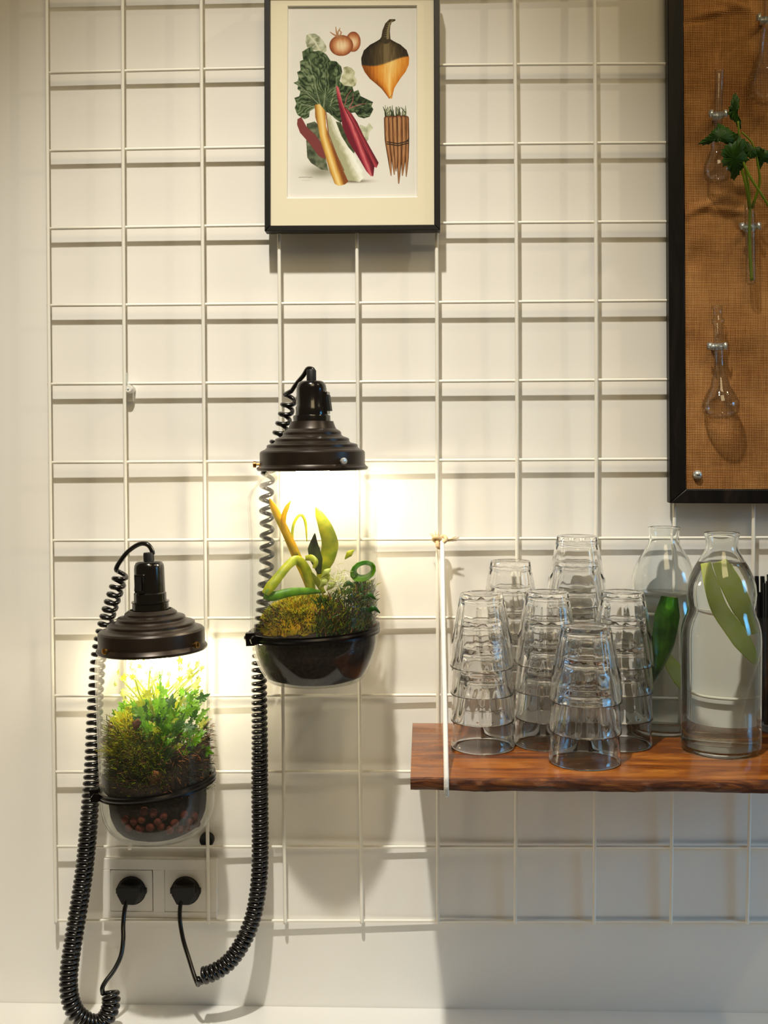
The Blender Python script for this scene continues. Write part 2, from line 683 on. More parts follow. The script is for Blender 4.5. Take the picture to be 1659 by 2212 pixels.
RV, RH = 0.0023, 0.0020
g = empty('wire_grid', (-0.02, -0.01, -0.5), 'cream wire grid panel of square cells covering the white wall', 'wire grid')
for j in range(0, 11):
    pts = [grid_pt(i, j) for i in range(-2, 12)]
    if j == 1:                      # this wire is cut away where the wall socket sits
        pts = pts[:13]
        pts.append(pts[-1] + (pts[-1] - pts[-2]).normalized() * 0.004)
    else:
        pts.append(pts[-1] + (pts[-1] - pts[-2]).normalized() * 0.004)
    obj('vertical_wire', tube(bmesh.new(), pts, RV, 8), M['wire'], g)
for i in range(-2, 12):
    pts = [grid_pt(i, j, RV + RH - 0.0004) for j in range(0, 11)]
    pts[0] = pts[0] + (pts[0] - pts[1]).normalized() * 0.002
    obj('horizontal_wire', tube(bmesh.new(), pts, RH, 8), M['wire'], g)
# mounting hook with its nail at the second upright wire, and a black rubber bumper low down
P = U(281, 840, -0.008)
bm = bmesh.new()
lathe(bm, [(0, -0.009), (0.0045, -0.009), (0.0058, -0.006), (0.0058, 0.006), (0.0042, 0.009), (0, 0.009)], 20)
for v in bm.verts:
    v.co = Vector((v.co.x + P.x, v.co.z + P.y, v.co.y + P.z))
box(bm, P.x - 0.004, P.x + 0.003, -0.006, 0.001, P.z - 0.016, P.z + 0.004)
hook = obj('mounting_hook', bm, M['white_plastic'], g, autosmooth=35, label='small white plastic hook')
P2 = U(273, 812, -0.016)
bm = tube(bmesh.new(), [P2 + Vector((0, 0, 0.004)), P2 + Vector((0.0015, 0, -0.018)), P + Vector((0, -0.010, 0))], 0.0011, 8)
obj('nail', bm, M['zinc'], hook, label='bent grey nail')
P = U(447, 1814, -0.004)
bm = lathe(bmesh.new(), [(0, -0.004), (0.0085, -0.004), (0.0095, -0.002), (0.0095, 0.004), (0, 0.004)], 24)
for v in bm.verts:
    v.co = Vector((v.co.x + P.x, v.co.z + P.y, v.co.y + P.z))
obj('rubber_bumper', bm, M['rubber'], g, label='black rubber bumper', autosmooth=35)


# ------------------------------------------------------------------ framed print
def paint_print():
    w, h = 583, 865
    S = 2.0                                     # drawing units per pixel
    OX, OY = 250.0, 50.0
    rs = np.random.RandomState(5)
    yy, xx = np.mgrid[0:h, 0:w]
    X = xx * S + OX
    Y = yy * S + OY
    img = np.zeros((h, w, 3))
    img[:] = (225, 213, 190)

    def vnoise(sx, sy, seed, oct=3):
        r = np.random.RandomState(seed)
        tot = np.zeros((h, w))
        amp = 1.0
        for k in range(oct):
            gx, gy = X / sx * 2 ** k, Y / sy * 2 ** k
            ix, iy = np.floor(gx).astype(int), np.floor(gy).astype(int)
            fx, fy = gx - ix, gy - iy
            fx, fy = fx * fx * (3 - 2 * fx), fy * fy * (3 - 2 * fy)
            tab = r.rand(512, 512)
            a = tab[iy % 512, ix % 512]
            b = tab[iy % 512, (ix + 1) % 512]
            c = tab[(iy + 1) % 512, ix % 512]
            d = tab[(iy + 1) % 512, (ix + 1) % 512]
            tot += amp * ((a * (1 - fx) + b * fx) * (1 - fy) + (c * (1 - fx) + d * fx) * fy)
            amp *= 0.5
        return tot / (2 - 0.5 ** (oct - 1))

    def inside(pts):
        m = np.zeros((h, w), bool)
        n = len(pts)
        for k in range(n):
            x1, y1 = pts[k]
            x2, y2 = pts[(k + 1) % n]
            if y1 == y2:
                continue
            c = ((Y < y1) != (Y < y2)) & (X < (x2 - x1) * (Y - y1) / (y2 - y1) + x1)
            m ^= c
        return m

    def soft(m):
        f = m.astype(float)
        p = np.pad(f, 1, mode='edge')
        return (p[:-2, 1:-1] + p[2:, 1:-1] + p[1:-1, :-2] + p[1:-1, 2:] + 2 * f) / 6

    def put(mask, col, a=1.0):
        col = np.asarray(col, float)
        al = (mask * a)[..., None]
        img[:] = img * (1 - al) + col * al

    def dist(pts):
        D = np.full((h, w), 1e9)
        T = np.zeros((h, w))
        n = len(pts)
        for k in range(n - 1):
            x1, y1 = pts[k]
            x2, y2 = pts[k + 1]
            dx, dy = x2 - x1, y2 - y1
            t = np.clip(((X - x1) * dx + (Y - y1) * dy) / (dx * dx + dy * dy), 0, 1)
            d = np.hypot(X - x1 - t * dx, Y - y1 - t * dy)
            b = d < D
            D[b] = d[b]
            T[b] = ((k + t) / (n - 1))[b]
        return D, T

    def stroke(pts, w0, w1, col, a=1.0):
        D, T = dist(pts)
        ww = w0 + (w1 - w0) * T
        put(np.clip((ww - D) / 2.0 + 0.5, 0, 1), col, a)

    def mixc(t, *cols):
        t = np.clip(t, 0, 1)[..., None] * (len(cols) - 1)
        out = np.zeros((h, w, 3))
        for k in range(len(cols) - 1):
            f = np.clip(t - k, 0, 1)
            if k == 0:
                out = np.asarray(cols[0], float) * np.ones_like(out)
            out = out * (1 - f) + np.asarray(cols[k + 1], float) * f
        return out

    img += (vnoise(300, 300, 1) - 0.5)[..., None] * 8
    # ground smear under the stalks
    sm = np.exp(-(((X - 560) / 130) ** 2 + ((Y - 1530) / 55) ** 2))
    put(sm, (120, 112, 84), 0.75)
    sm = np.exp(-(((X - 850) / 120) ** 2 + ((Y - 1618) / 14) ** 2))
    put(sm, (90, 74, 52), 0.8)
    # pale leaf behind
    pale = [(425, 310), (455, 300), (500, 298), (540, 325), (575, 365), (600, 410), (605, 450), (585, 470), (540, 455), (480, 440), (430, 420), (415, 370)]
    n1 = vnoise(40, 40, 2)
    put(soft(inside(pale)), mixc(n1 * 1.6 - 0.4, (128, 128, 92), (182, 178, 140), (206, 200, 168)))
    stroke([(445, 312), (500, 370), (545, 455)], 8, 8, (208, 200, 160), 0.9)
    for a, b in (((470, 345), (520, 330)), ((490, 370), (560, 380)), ((480, 360), (440, 390)), ((510, 395), (470, 425))):
        stroke([a, b], 3, 3, (206, 200, 168), 0.8)
    pale2 = [(755, 600), (790, 590), (830, 605), (860, 640), (855, 680), (880, 710), (865, 760), (820, 790), (770, 780), (735, 740), (740, 680), (760, 640)]
    put(soft(inside(pale2)), mixc(n1 * 1.7 - 0.4, (140, 136, 92), (190, 182, 138), (214, 204, 168)))
    pale3 = [(900, 1110), (960, 1130), (985, 1095), (1020, 1140), (985, 1180), (975, 1250), (950, 1270), (915, 1190)]
    put(soft(inside(pale3)), mixc(n1 * 1.5 - 0.3, (150, 150, 112), (196, 190, 150), (216, 206, 172)))
    # dark back leaf and red side stalk
    back = [(430, 1100), (500, 1080), (560, 1130), (600, 1400), (620, 1520), (560, 1510), (470, 1450), (435, 1400), (425, 1250)]
    put(soft(inside(back)), mixc(n1 * 1.6 - 0.3, (54, 58, 40), (84, 88, 62), (120, 118, 88)))
    red = [(345, 1060), (380, 1040), (430, 1130), (510, 1200), (570, 1290), (600, 1420), (540, 1390), (450, 1270), (370, 1180), (343, 1110)]
    put(soft(inside(red)), mixc((X * 0.6 - Y * 0.35 - 120 + n1 * 60) / 220 + 0.8, (122, 58, 52), (88, 40, 38), (60, 34, 30)))
    # crinkled green leaf mass
    green = [(430, 430), (470, 415), (490, 455), (540, 450), (600, 480), (640, 540), (690, 545), (735, 590), (745, 640), (722, 720), (760, 760), (835, 770),
             (850, 815), (890, 800), (910, 855), (960, 880), (1020, 910), (1005, 945), (1022, 975), (990, 1040), (940, 1055), (890, 1040), (860, 1000), (800, 1010),
             (760, 1060), (735, 1090), (690, 1060), (620, 1000), (560, 985), (500, 960), (455, 990), (450, 1040), (410, 1060), (345, 1020), (322, 960), (335, 920),
             (318, 870), (360, 855), (372, 815), (345, 790), (350, 760), (310, 735), (345, 720), (355, 690), (340, 640), (372, 625), (365, 545), (395, 530), (385, 460)]
    ang = np.arctan2(Y - 900, X - 560)
    nw = vnoise(70, 70, 3)
    rid = np.abs(np.sin(ang * 16 + nw * 9 + np.hypot(X - 560, Y - 900) * 0.018))
    tone = 0.55 * rid + 0.75 * vnoise(45, 45, 4) - 0.25 + (600 - X) * 0.0003
    put(soft(inside(green)), mixc(tone, (28, 36, 22), (52, 64, 38), (92, 104, 66), (146, 150, 108)))
    for pts in ([(560, 960), (500, 760), (450, 520)], [(580, 950), (600, 760), (590, 560)], [(540, 930), (430, 820), (350, 740)], [(640, 940), (690, 760), (700, 620)], [(500, 950), (400, 930), (340, 900)]):
        stroke(pts, 6, 2, (150, 152, 112), 0.6)
    for k in range(60):
        cx, cy = rs.uniform(360, 1000), rs.uniform(450, 1050)
        a = math.atan2(cy - 900, cx - 600) + rs.uniform(-0.5, 0.5)
        L = rs.uniform(20, 60)
        m = [(cx, cy), (cx + math.cos(a) * L * 0.5 + 5, cy + math.sin(a) * L * 0.5), (cx + math.cos(a) * L, cy + math.sin(a) * L)]
        D, T = dist(m)
        put(np.clip((4 - D) / 3 + .3, 0, 1) * soft(inside(green)), (168, 170, 132) if k % 2 else (22, 30, 18), 0.5)
    for pts in ([(770, 930), (790, 850), (830, 800)], [(810, 960), (840, 900), (845, 830)], [(820, 960), (900, 930), (960, 920)]):
        stroke(pts, 5, 2, (176, 96, 86), 0.8)
    # white stalk
    white = [(605, 1010), (660, 1030), (705, 1085), (755, 1230), (850, 1370), (915, 1470), (940, 1580), (900, 1625), (800, 1610), (720, 1480), (660, 1330), (620, 1150)]
    tw = (X - (600 + (Y - 1010) * 0.42)) / 190
    put(soft(inside(white)), mixc(tw * 1.1 + 0.25 * n1 - 0.1, (168, 160, 116), (226, 216, 184), (240, 232, 206), (214, 208, 176), (140, 140, 104)))
    stroke([(640, 1040), (700, 1200), (790, 1400), (900, 1600)], 4, 2, (190, 184, 148), 0.6)
    dk = [(690, 1080), (735, 1090), (770, 1180), (860, 1340), (850, 1370), (800, 1310), (740, 1210)]
    put(soft(inside(dk)), mixc(n1 * 1.4 - 0.2, (50, 58, 34), (96, 98, 62)))
    # yellow stalk
    yel = [(500, 930), (545, 925), (595, 985), (602, 1120), (640, 1250), (690, 1370), (745, 1500), (800, 1620), (770, 1645), (715, 1660), (680, 1640), (640, 1540), (600, 1400), (555, 1260), (530, 1120), (505, 1040)]
    ty = (X - (500 + np.maximum(Y - 930, 0) * 0.12 + np.maximum(Y - 1200, 0) * 0.19)) / 95
    put(soft(inside(yel)), mixc(ty + 0.12 * (vnoise(14, 160, 8) - 0.5), (150, 96, 38), (212, 160, 70), (236, 202, 128), (206, 148, 62), (128, 70, 32)))
    stroke([(600, 1000), (625, 1190), (700, 1390), (760, 1520)], 5, 4, (120, 62, 32), 0.8)
    # red stalks
    r1 = [(690, 760), (715, 775), (745, 900), (790, 1010), (870, 1150), (950, 1320), (1030, 1490), (1022, 1565), (1000, 1575), (960, 1530), (880, 1390), (800, 1260), (750, 1130), (725, 980), (700, 860)]
    tr = (X - (690 + np.maximum(Y - 760, 0) * 0.38)) / 70
    put(soft(inside(r1)), mixc(tr + 0.4 + 0.15 * (vnoise(14, 90, 9) - 0.5), (110, 30, 40), (176, 62, 68), (208, 108, 102), (150, 44, 52), (96, 26, 34)))
    r2 = [(770, 950), (830, 1010), (880, 1090), (930, 1200), (1000, 1330), (1068, 1455), (1050, 1500), (1030, 1490), (950, 1330), (870, 1160), (800, 1030)]
    put(soft(inside(r2)), mixc((X - (770 + np.maximum(Y - 950, 0) * 0.5)) / 60 + 0.4, (96, 28, 36), (182, 74, 76), (150, 48, 54), (92, 28, 34)))
    stroke([(770, 960), (860, 1130), (950, 1310), (1030, 1490)], 4, 3, (92, 24, 32), 0.9)
    stroke([(1000, 1480), (1015, 1570)], 9, 6, (112, 30, 44), 0.8)
    # onions
    for cx, cy, rx, ry in ((842, 372, 66, 90), (735, 405, 106, 93)):
        d = np.hypot((X - cx) / rx, (Y - cy) / ry)
        hl = np.hypot((X - cx - rx * 0.15) / (rx * 0.6), (Y - cy - ry * 0.1) / (ry * 0.6))
        col = mixc(d ** 2 * 0.75 + 0.25 * (vnoise(16, 80, 11) - 0.4), (232, 196, 144), (190, 122, 72), (146, 78, 44), (86, 40, 26))
        col = col * (1 - 0.35 * np.exp(-hl ** 2 * 2)[..., None]) + np.array((240, 214, 170)) * (0.35 * np.exp(-hl ** 2 * 2)[..., None])
        put(soft(d < 1), col)
    for pts in ([(700, 330), (690, 280), (685, 240)], [(705, 330), (705, 285), (725, 250)], [(715, 335), (735, 290), (715, 265)], [(690, 320), (655, 300), (635, 285)], [(725, 330), (745, 325), (770, 345)]):
        stroke(pts, 8, 3, (168, 116, 72), 0.9)
    # turnip
    ry_ = [330, 350, 370, 400, 450, 520, 580, 640, 700, 750, 790, 830, 882]
    rw_ = [34, 46, 78, 135, 190, 213, 208, 182, 136, 90, 56, 36, 12]
    cxl = 1127 + np.maximum(Y - 700, 0) * 0.26
    hw = np.interp(Y, ry_, rw_)
    t = (X - cxl) / np.maximum(hw, 1)
    tm = soft((np.abs(t) < 1) & (Y > 330) & (Y < 882))
    fib = vnoise(10, 90, 13)
    body = mixc(np.abs(t - 0.25) * 0.85 + 0.3 * (fib - 0.5), (240, 196, 112), (222, 148, 56), (196, 112, 34), (128, 66, 22))
    topc = mixc(np.abs(t - 0.1) * 0.9 + 0.5 * (fib - 0.5), (120, 98, 62), (84, 66, 40), (56, 44, 28), (34, 28, 20))
    bnd = 572 - (X - 920) * 0.10 + 26 * np.sin((X - 900) / 90)
    f = np.clip((Y - bnd) / 16 + 0.5, 0, 1)[..., None]
    put(tm, topc * (1 - f) + body * f)
    stroke([(1132, 350), (1135, 280), (1148, 225), (1172, 190), (1210, 182)], 42, 8, (66, 54, 34))
    stroke([(1150, 340), (1152, 270), (1165, 215), (1190, 186)], 12, 4, (150, 130, 88), 0.8)
    for k in range(7):
        stroke([(1118 + 4 * k, 330 - 20 * k), (1148 + 3 * k, 325 - 20 * k)], 2, 2, (170, 152, 108), 0.6)
    stroke([(1172, 870), (1190, 840)], 5, 2, (120, 92, 60), 0.6)
    # bundle of roots
    for k in range(26):
        x0 = rs.uniform(1120, 1310)
        stroke([(x0, 1075), (x0 + rs.uniform(-18, 12), 1010), (x0 + rs.uniform(-30, 22), rs.uniform(940, 985))], 9, 2, [(60, 66, 40), (110, 112, 74), (150, 146, 108), (40, 44, 30)][k % 4])
    for k, (x0, x1, yb, w0) in enumerate(((1142, 1178, 1570, 26), (1312, 1312, 1580, 24), (1180, 1206, 1560, 28), (1285, 1278, 1570, 30), (1245, 1245, 1640, 34), (1212, 1222, 1530, 26))):
        D, T = dist([(x0, 1060), (x0 + 4, 1250), ((x0 + x1) / 2 + 6, 1420), (x1, yb)])
        ww = w0 * (1 - T ** 2.2 * 0.86)
        side = np.clip((D / np.maximum(ww, 1)), 0, 1)
        put(np.clip((ww - D) / 2 + .5, 0, 1), mixc(side ** 1.5 + 0.5 * (vnoise(9, 60, 20 + k) - 0.5), (180, 128, 80), (146, 94, 54), (100, 60, 34), (58, 34, 22)))
    for dy in (0, 18):
        stroke([(1145, 1268 + dy), (1240, 1285 + dy), (1332, 1262 + dy)], 5, 5, (56, 42, 30))
    stroke([(1320, 1262), (1335, 1240)], 5, 4, (56, 42, 30))
    # faint illegible pencil-like plate mark
    for k in range(22):
        x0 = 360 + k * 5.6
        stroke([(x0, 1578 + rs.uniform(-4, 3)), (x0 + 4, 1578 + rs.uniform(-4, 4))], 2, 1.5, (120, 110, 92), 0.8)
    for k in range(14):
        x0 = 385 + k * 5.6
        stroke([(x0, 1606 + rs.uniform(-3, 3)), (x0 + 4, 1606 + rs.uniform(-3, 3))], 1.6, 1.2, (176, 164, 140), 0.7)
    # tones as printed ink on paper (relative to the sheet's own white)
    v = np.clip(img, 0, 255) / 255
    L = np.where(v <= 0.04045, v / 12.92, ((v + 0.055) / 1.055) ** 2.4)
    pw = np.array((225, 213, 190)) / 255
    Lp = ((pw + 0.055) / 1.055) ** 2.4
    L = np.clip(L / Lp * np.array((0.84, 0.82, 0.77)), 0, 1)
    v = np.where(L <= 0.0031308, L * 12.92, 1.055 * L ** (1 / 2.4) - 0.055)
    im = bpy.data.images.new('vegetable_print', w, h)
    px = np.ones((h, w, 4), np.float32)
    px[..., :3] = v[::-1]
    im.pixels.foreach_set(px.ravel())
    im.update()
    im.pack()
    t = NT('printed_paper')
    ti = t.n('TexImage')
    ti.image = im
    ti.extension = 'EXTEND'
    uv = t.n('UVMap')
    t.l(uv.outputs[0], ti.inputs[0])
    b = t.n('BsdfPrincipled')
    b.inputs['Roughness'].default_value = 0.8
    b.inputs['Specular IOR Level'].default_value = 0.15
    t.l(ti.outputs[0], b.inputs['Base Color'])
    t.l(b.outputs[0], t.out.inputs['Surface'])
    return t.m


def quad_rails(name, outer, inner, yf, yb, mat, par, bev=0.0008):
    """four mitred rails between two pixel quads TL,TR,BR,BL in the plane y=yf, going back to yb"""
    Oq = [U(x, y, yf) for x, y in outer]
    Iq = [U(x, y, yf) for x, y in inner]
    for k in range(4):
        k2 = (k + 1) % 4
        bm = prism(bmesh.new(), [Oq[k], Oq[k2], Iq[k2], Iq[k]], (0, yb - yf, 0))
        obj(name, bm, mat, par, autosmooth=30, bevel=bev)
    return Oq, Iq


YF = -0.036
FO = [(570.5, -26), (949.5, -27), (951, 497), (571.5, 499.5)]
FI = [(583, -13), (937, -14), (938, 485), (583.5, 487)]
MO = [(621, 12.5), (901, 11), (901.5, 426), (619.5, 428.5)]
pf = empty('picture_frame', U(761, 498, -0.025), 'black framed print of chard, turnip, onions and roots hung on the wire grid', 'picture')
quad_rails('frame_rail', FO, FI, YF, -0.0165, M['black_frame'], pf)
ym = YF + 0.006
Oq = [U(x, y, ym) for x, y in FI]
c0 = sum(Oq, Vector()) / 4
Oq = [c0 + (p - c0) * 1.012 for p in Oq]
Iq = [U(x, y, ym) for x, y in MO]
Ib = [p + Vector((0, 0.0022, 0)) + (c0 - p) * 0.010 for p in Iq]
bm = bmesh.new()
vo = [bm.verts.new(p) for p in Oq]
vi = [bm.verts.new(p) for p in Iq]
vb = [bm.verts.new(p) for p in Ib]
vob = [bm.verts.new(p + Vector((0, 0.0022, 0))) for p in Oq]
fs = []
for k in range(4):
    k2 = (k + 1) % 4
    bm.faces.new((vo[k], vo[k2], vi[k2], vi[k]))
    f = bm.faces.new((vi[k], vi[k2], vb[k2], vb[k]))
    f.material_index = 1
    bm.faces.new((vo[k], vob[k], vob[k2], vo[k2]))
    bm.faces.new((vb[k], vb[k2], vob[k2], vob[k]))
me = mesh_of(bm, 'mat', smooth=False)
me.materials.append(M['mat'])
me.materials.append(M['mat_core'])
obj('mat', me, None, pf, label='cream card mat')
bm = bmesh.new()
Pq = [c for c in Ib]
grow = [c0 + (p - c0) * 1.02 + Vector((0, 0.0005, 0)) for p in Ib]
va = [bm.verts.new(p) for p in grow]
vbk = [bm.verts.new(p + Vector((0, 0.0006, 0))) for p in grow]
uvl = bm.loops.layers.uv.new('UVMap')
f = bm.faces.new((va[3], va[2], va[1], va[0]))
for lp, uvc in zip(f.loops, ((0, 0), (1, 0), (1, 1), (0, 1))):
    lp[uvl].uv = uvc
bm.faces.new(vbk)
for k in range(4):
    bm.faces.new((va[k], va[(k + 1) % 4], vbk[(k + 1) % 4], vbk[k]))
me = bpy.data.meshes.new('print')
bm.to_mesh(me)
bm.free()
obj('print', me, paint_print(), pf, label='botanical vegetable print')
yg = YF + 0.0035
Gq = [c0 + (p - c0) * 1.0 for p in Oq]
bm = prism(bmesh.new(), [Vector((p.x, yg, p.z)) for p in Gq], (0, 0.0015, 0))
obj('glazing', bm, M['glazing'], pf, autosmooth=30)
bm = prism(bmesh.new(), [Vector((p.x, -0.0205, p.z)) for p in Gq], (0, 0.003, 0))
obj('backing_board', bm, M['twig'], pf, autosmooth=30)

# ------------------------------------------------------------------ burlap display board
YB0, YB1 = -0.0125, -0.030
BO = [(1442, -130), (2200, -146), (2214, 1090), (1447, 1087)]
BI = [(1476, -96), (2166, -112), (2178, 1059), (1482, 1056)]
bd = empty('display_board', U(1800, 1088, -0.02), 'dark framed burlap board hung on the wire grid at the right edge', 'display board')
quad_rails('frame_rail', BO, BI, YB1, YB0, M['stained'], bd, bev=0.0015)
# burlap sheet: gently lumpy cloth, recessed behind the frame's face
nx, nz_ = 150, 240
bm = bmesh.new()
c00, c10, c11, c01 = [U(x, y, YB1 + 0.006) for x, y in (BI[3], BI[2], BI[1], BI[0])]
rows = []
lumps = [((1545, 30), 34, 10, 0.0035, -0.25), ((1590, 14), 30, 8, 0.003, 0.3), ((1520, 42), 40, 6, -0.003, -0.2), ((1530, 440), 60, 9, 0.003, -0.45),
         ((1510, 520), 26, 40, 0.0025, 0.4), ((1600, 420), 50, 9, -0.002, 0.25), ((1500, 560), 18, 30, -0.002, 0.3), ((1570, 455), 50, 7, 0.003, 0.1), ((1590, 730), 60, 26, 0.0015, 0), ((1560, 960), 60, 34, 0.0015, 0.2)]
for a in range(nz_ + 1):
    r_ = []
    for b in range(nx + 1):
        u, v = b / nx, a / nz_
        u = 0.5 - 0.5 * math.cos(PI * u)      # finer near the edges
        p = (c00 * (1 - u) + c10 * u) * (1 - v) + (c01 * (1 - u) + c11 * u) * v
        x, y = proj(p)
        d = 0.0006 * math.sin(x * 0.05 + y * 0.021) * math.sin(y * 0.04 - x * 0.013)
        for (lx, ly), sx, sy, hgt, ang in lumps:
            dx, dy = x - lx, y - ly
            ex = dx * math.cos(ang) + dy * math.sin(ang)
            ey = -dx * math.sin(ang) + dy * math.cos(ang)
            d += 1.8 * hgt * math.exp(-(ex / sx) ** 2 - (ey / sy) ** 2)
        r_.append(bm.verts.new((p.x, p.y - d, p.z)))
    rows.append(r_)
for a in range(nz_):
    for b in range(nx):
        bm.faces.new((rows[a][b], rows[a][b + 1], rows[a + 1][b + 1], rows[a + 1][b]))
obj('burlap_panel', bm, M['burlap'], bd, label='brown burlap panel')
bm = prism(bmesh.new(), [Vector((p.x, YB1 + 0.0095, p.z)) for p in (c00, c10, c11, c01)], (0, 0.004, 0))
obj('backing_board', bm, M['twig'], bd, autosmooth=30)
YBUR = YB1 + 0.006
P = U(1507, 1026, YBUR - 0.003)
bm = lathe(bmesh.new(), [(0, -0.0042), (0.0026, -0.0040), (0.0050, -0.0022), (0.0058, 0.0), (0.0058, 0.004), (0, 0.004)], 24)
for v in bm.verts:
    v.co = Vector((v.co.x + P.x, v.co.z + P.y, v.co.y + P.z))
b_ = obj('bolt', bm, M['zinc'], bd, label='galvanised bolt head')
bm = bmesh.new()
box(bm, P.x - 0.0022, P.x + 0.0022, P.y - 0.0045, P.y - 0.0036, P.z - 0.0005, P.z + 0.0005)
obj('bolt_slot', bm, M['rubber'], b_)


def spring_clip(px, py, wid, yc):
    """sprung tool clip: base screwed to the burlap, two arms bowed round the neck, flared lips"""
    C0 = U(px, py, yc)
    k = mpp(C0)
    hw = wid * k
    hh = 7.5 * k
    path = []
    # from left lip round the back to the right lip (plan view)
    path.append((-hw * 1.55, yc + 0.001))
    path.append((-hw * 1.05, yc - 0.004))
    path.append((-hw * 0.95, yc + 0.000))
    for a in range(0, 11):
        th = PI * (1 + a / 10 * 1.0)
        path.append((hw * math.cos(th), yc + 0.001 - (hw * 1.0) * math.sin(th)))
    path.append((hw * 0.95, yc + 0.000))
    path.append((hw * 1.05, yc - 0.004))
    path.append((hw * 1.55, yc + 0.001))
    bm = bmesh.new()
    for s in range(len(path) - 1):
        (x0, y0), (x1, y1) = path[s], path[s + 1]
        a = [bm.verts.new((C0.x + x, y, C0.z + z)) for x, y, z in ((x0, y0, -hh), (x1, y1, -hh), (x1, y1, hh), (x0, y0, hh))]
        bm.faces.new(a)
    bmesh.ops.remove_doubles(bm, verts=bm.verts, dist=1e-5)
    c = obj('spring_clip', bm, M['zinc'], bd, solid=0.0008, label='galvanised spring clip')
    bm = bmesh.new()
    box(bm, C0.x - hw * 0.4, C0.x + hw * 0.4, yc + hw * 0.9, YBUR + 0.001, C0.z - hh * 0.8, C0.z + hh * 0.8)
    obj('clip_stem', bm, M['zinc'], c)
    return C0


YN = YBUR - 0.020                 # neck axis of the glassware, in front of the cloth
spring_clip(1552, 246, 13, YN)
spring_clip(1621, 489, 15, YN)
spring_clip(1550, 748, 14, YN)
spring_clip(1655, 38, 13, YN)


def flask(cx, prof, label, tilt=0.0):
    """prof: (half width px, y px) from mouth to base; hollow lathe shell"""
    yb = prof[-1][1]
    C0 = U(cx, yb, YN)
    k = mpp(C0)
    out = [(r * k, (yb - y) * k) for r, y in prof]
    wall = 0.0011
    inn = [(max(r - wall, 0.0), z + (wall * 1.3 if r < wall else (wall if i > len(out) - 4 else 0))) for i, (r, z) in enumerate(out)]
    shell = out + [(0, 0.0)] if out[-1][0] > 0 else out
    pr = shell[::-1] + inn[:-1] + [(0, inn[-1][1] + 0.0)]
    bm = lathe(bmesh.new(), pr, 36)
    me = mesh_of(bm, 'flask')
    o = obj('glass_flask', me, M['flask'], None, tag=(label, 'flask', 'glass flasks clipped to the burlap board'))
    o.location = C0
    o.rotation_euler = (0, math.radians(tilt), 0)
    return o


pear = lambda top, nb, bt, nw, bw, ring: ([(nw + 1.5, top), (nw + 1.5, top + 4), (nw, top + 8)] + ([(nw, ring - 6), (nw + 4, ring), (nw + 4, ring + 6), (nw, ring + 12)] if ring else []) +
                                          [(nw, nb - 14), (nw + 2, nb), (nw + 7, nb + (bt - nb) * 0.15), (bw * 0.52, nb + (bt - nb) * 0.32), (bw * 0.8, nb + (bt - nb) * 0.50), (bw * 0.97, nb + (bt - nb) * 0.64), (bw, nb + (bt - nb) * 0.74),
                                           (bw * 0.93, nb + (bt - nb) * 0.86), (bw * 0.74, nb + (bt - nb) * 0.95), (bw * 0.4, nb + (bt - nb) * 0.99), (0, bt)])
flask(1558, pear(661, 800, 906, 10, 40, 692), 'clear pear-shaped glass flask clipped lowest on the burlap board, above the bolt', -2.2)
flask(1549, pear(154, 290, 396, 9, 30, None), 'clear glass flask on the burlap board, half hidden behind the parsley', 1.0)
flask(1661, pear(-70, 60, 226, 13, 44, None), 'clear glass flask at the top right corner of the burlap board', 0)

# test tube with a parsley sprig
C0 = U(1622.5, 617, YN)
k = mpp(C0)
R_, HT = 11 * k, (617 - 438) * k
outp = [(R_ + 0.0008, HT), (R_ + 0.0008, HT - 0.002), (R_, HT - 0.003), (R_, R_)] + [(R_ * math.cos(a), R_ - R_ * math.sin(a)) for a in (0.4, 0.8, 1.2)] + [(0, 0)]
wl = 0.0009
inp = [(0, wl)] + [((R_ - wl) * math.cos(a), R_ - (R_ - wl) * math.sin(a)) for a in (1.2, 0.8, 0.4)] + [(R_ - wl, R_), (R_ - wl, HT)]
o = obj('test_tube', lathe(bmesh.new(), outp + inp, 28, close=False), M['flask'],
        tag=('slim glass test tube clipped to the burlap board holding the parsley stem', 'test tube'))
o.location = C0
o.rotation_euler = (0, math.radians(-1.2), 0)

sp = empty('parsley_sprig', U(1623, 606, YN), 'dark green parsley sprig standing in the test tube on the burlap board', 'parsley')


def px_tube(pts, r0, r1, per=6, sides=7):
    P3 = catmull([U(x, y, Y) for x, y, Y in pts], per)
    n = len(P3)
    return tube(bmesh.new(), P3, [r0 + (r1 - r0) * i / (n - 1) for i in range(n)], sides)


y0 = YN - 0.001
obj('stem', px_tube([(1624, 606, y0), (1621, 560, y0), (1619, 500, y0), (1620, 450, y0 - .002), (1616, 400, y0 - .014), (1607, 350, y0 - .022), (1598, 300, y0 - .024), (1594, 262, y0 - .026)], 0.0021, 0.0013), M['parsley_stem'], sp)
obj('stem', px_tube([(1620, 452, y0), (1611, 400, y0 - .020), (1598, 350, y0 - .028), (1596, 325, y0 - .03)], 0.0022, 0.001), M['parsley_stem'], sp)
obj('stem', px_tube([(1676, 470, y0 - .012), (1648, 425, y0 - .022), (1622, 385, y0 - .028), (1600, 340, y0 - .03)], 0.0014, 0.0018), M['parsley_stem'], sp)
obj('stem', px_tube([(1624, 450, y0), (1640, 400, y0 - .012), (1638, 360, y0 - .02), (1625, 310, y0 - .026), (1602, 285, y0 - .026)], 0.0018, 0.001), M['parsley_stem'], sp)


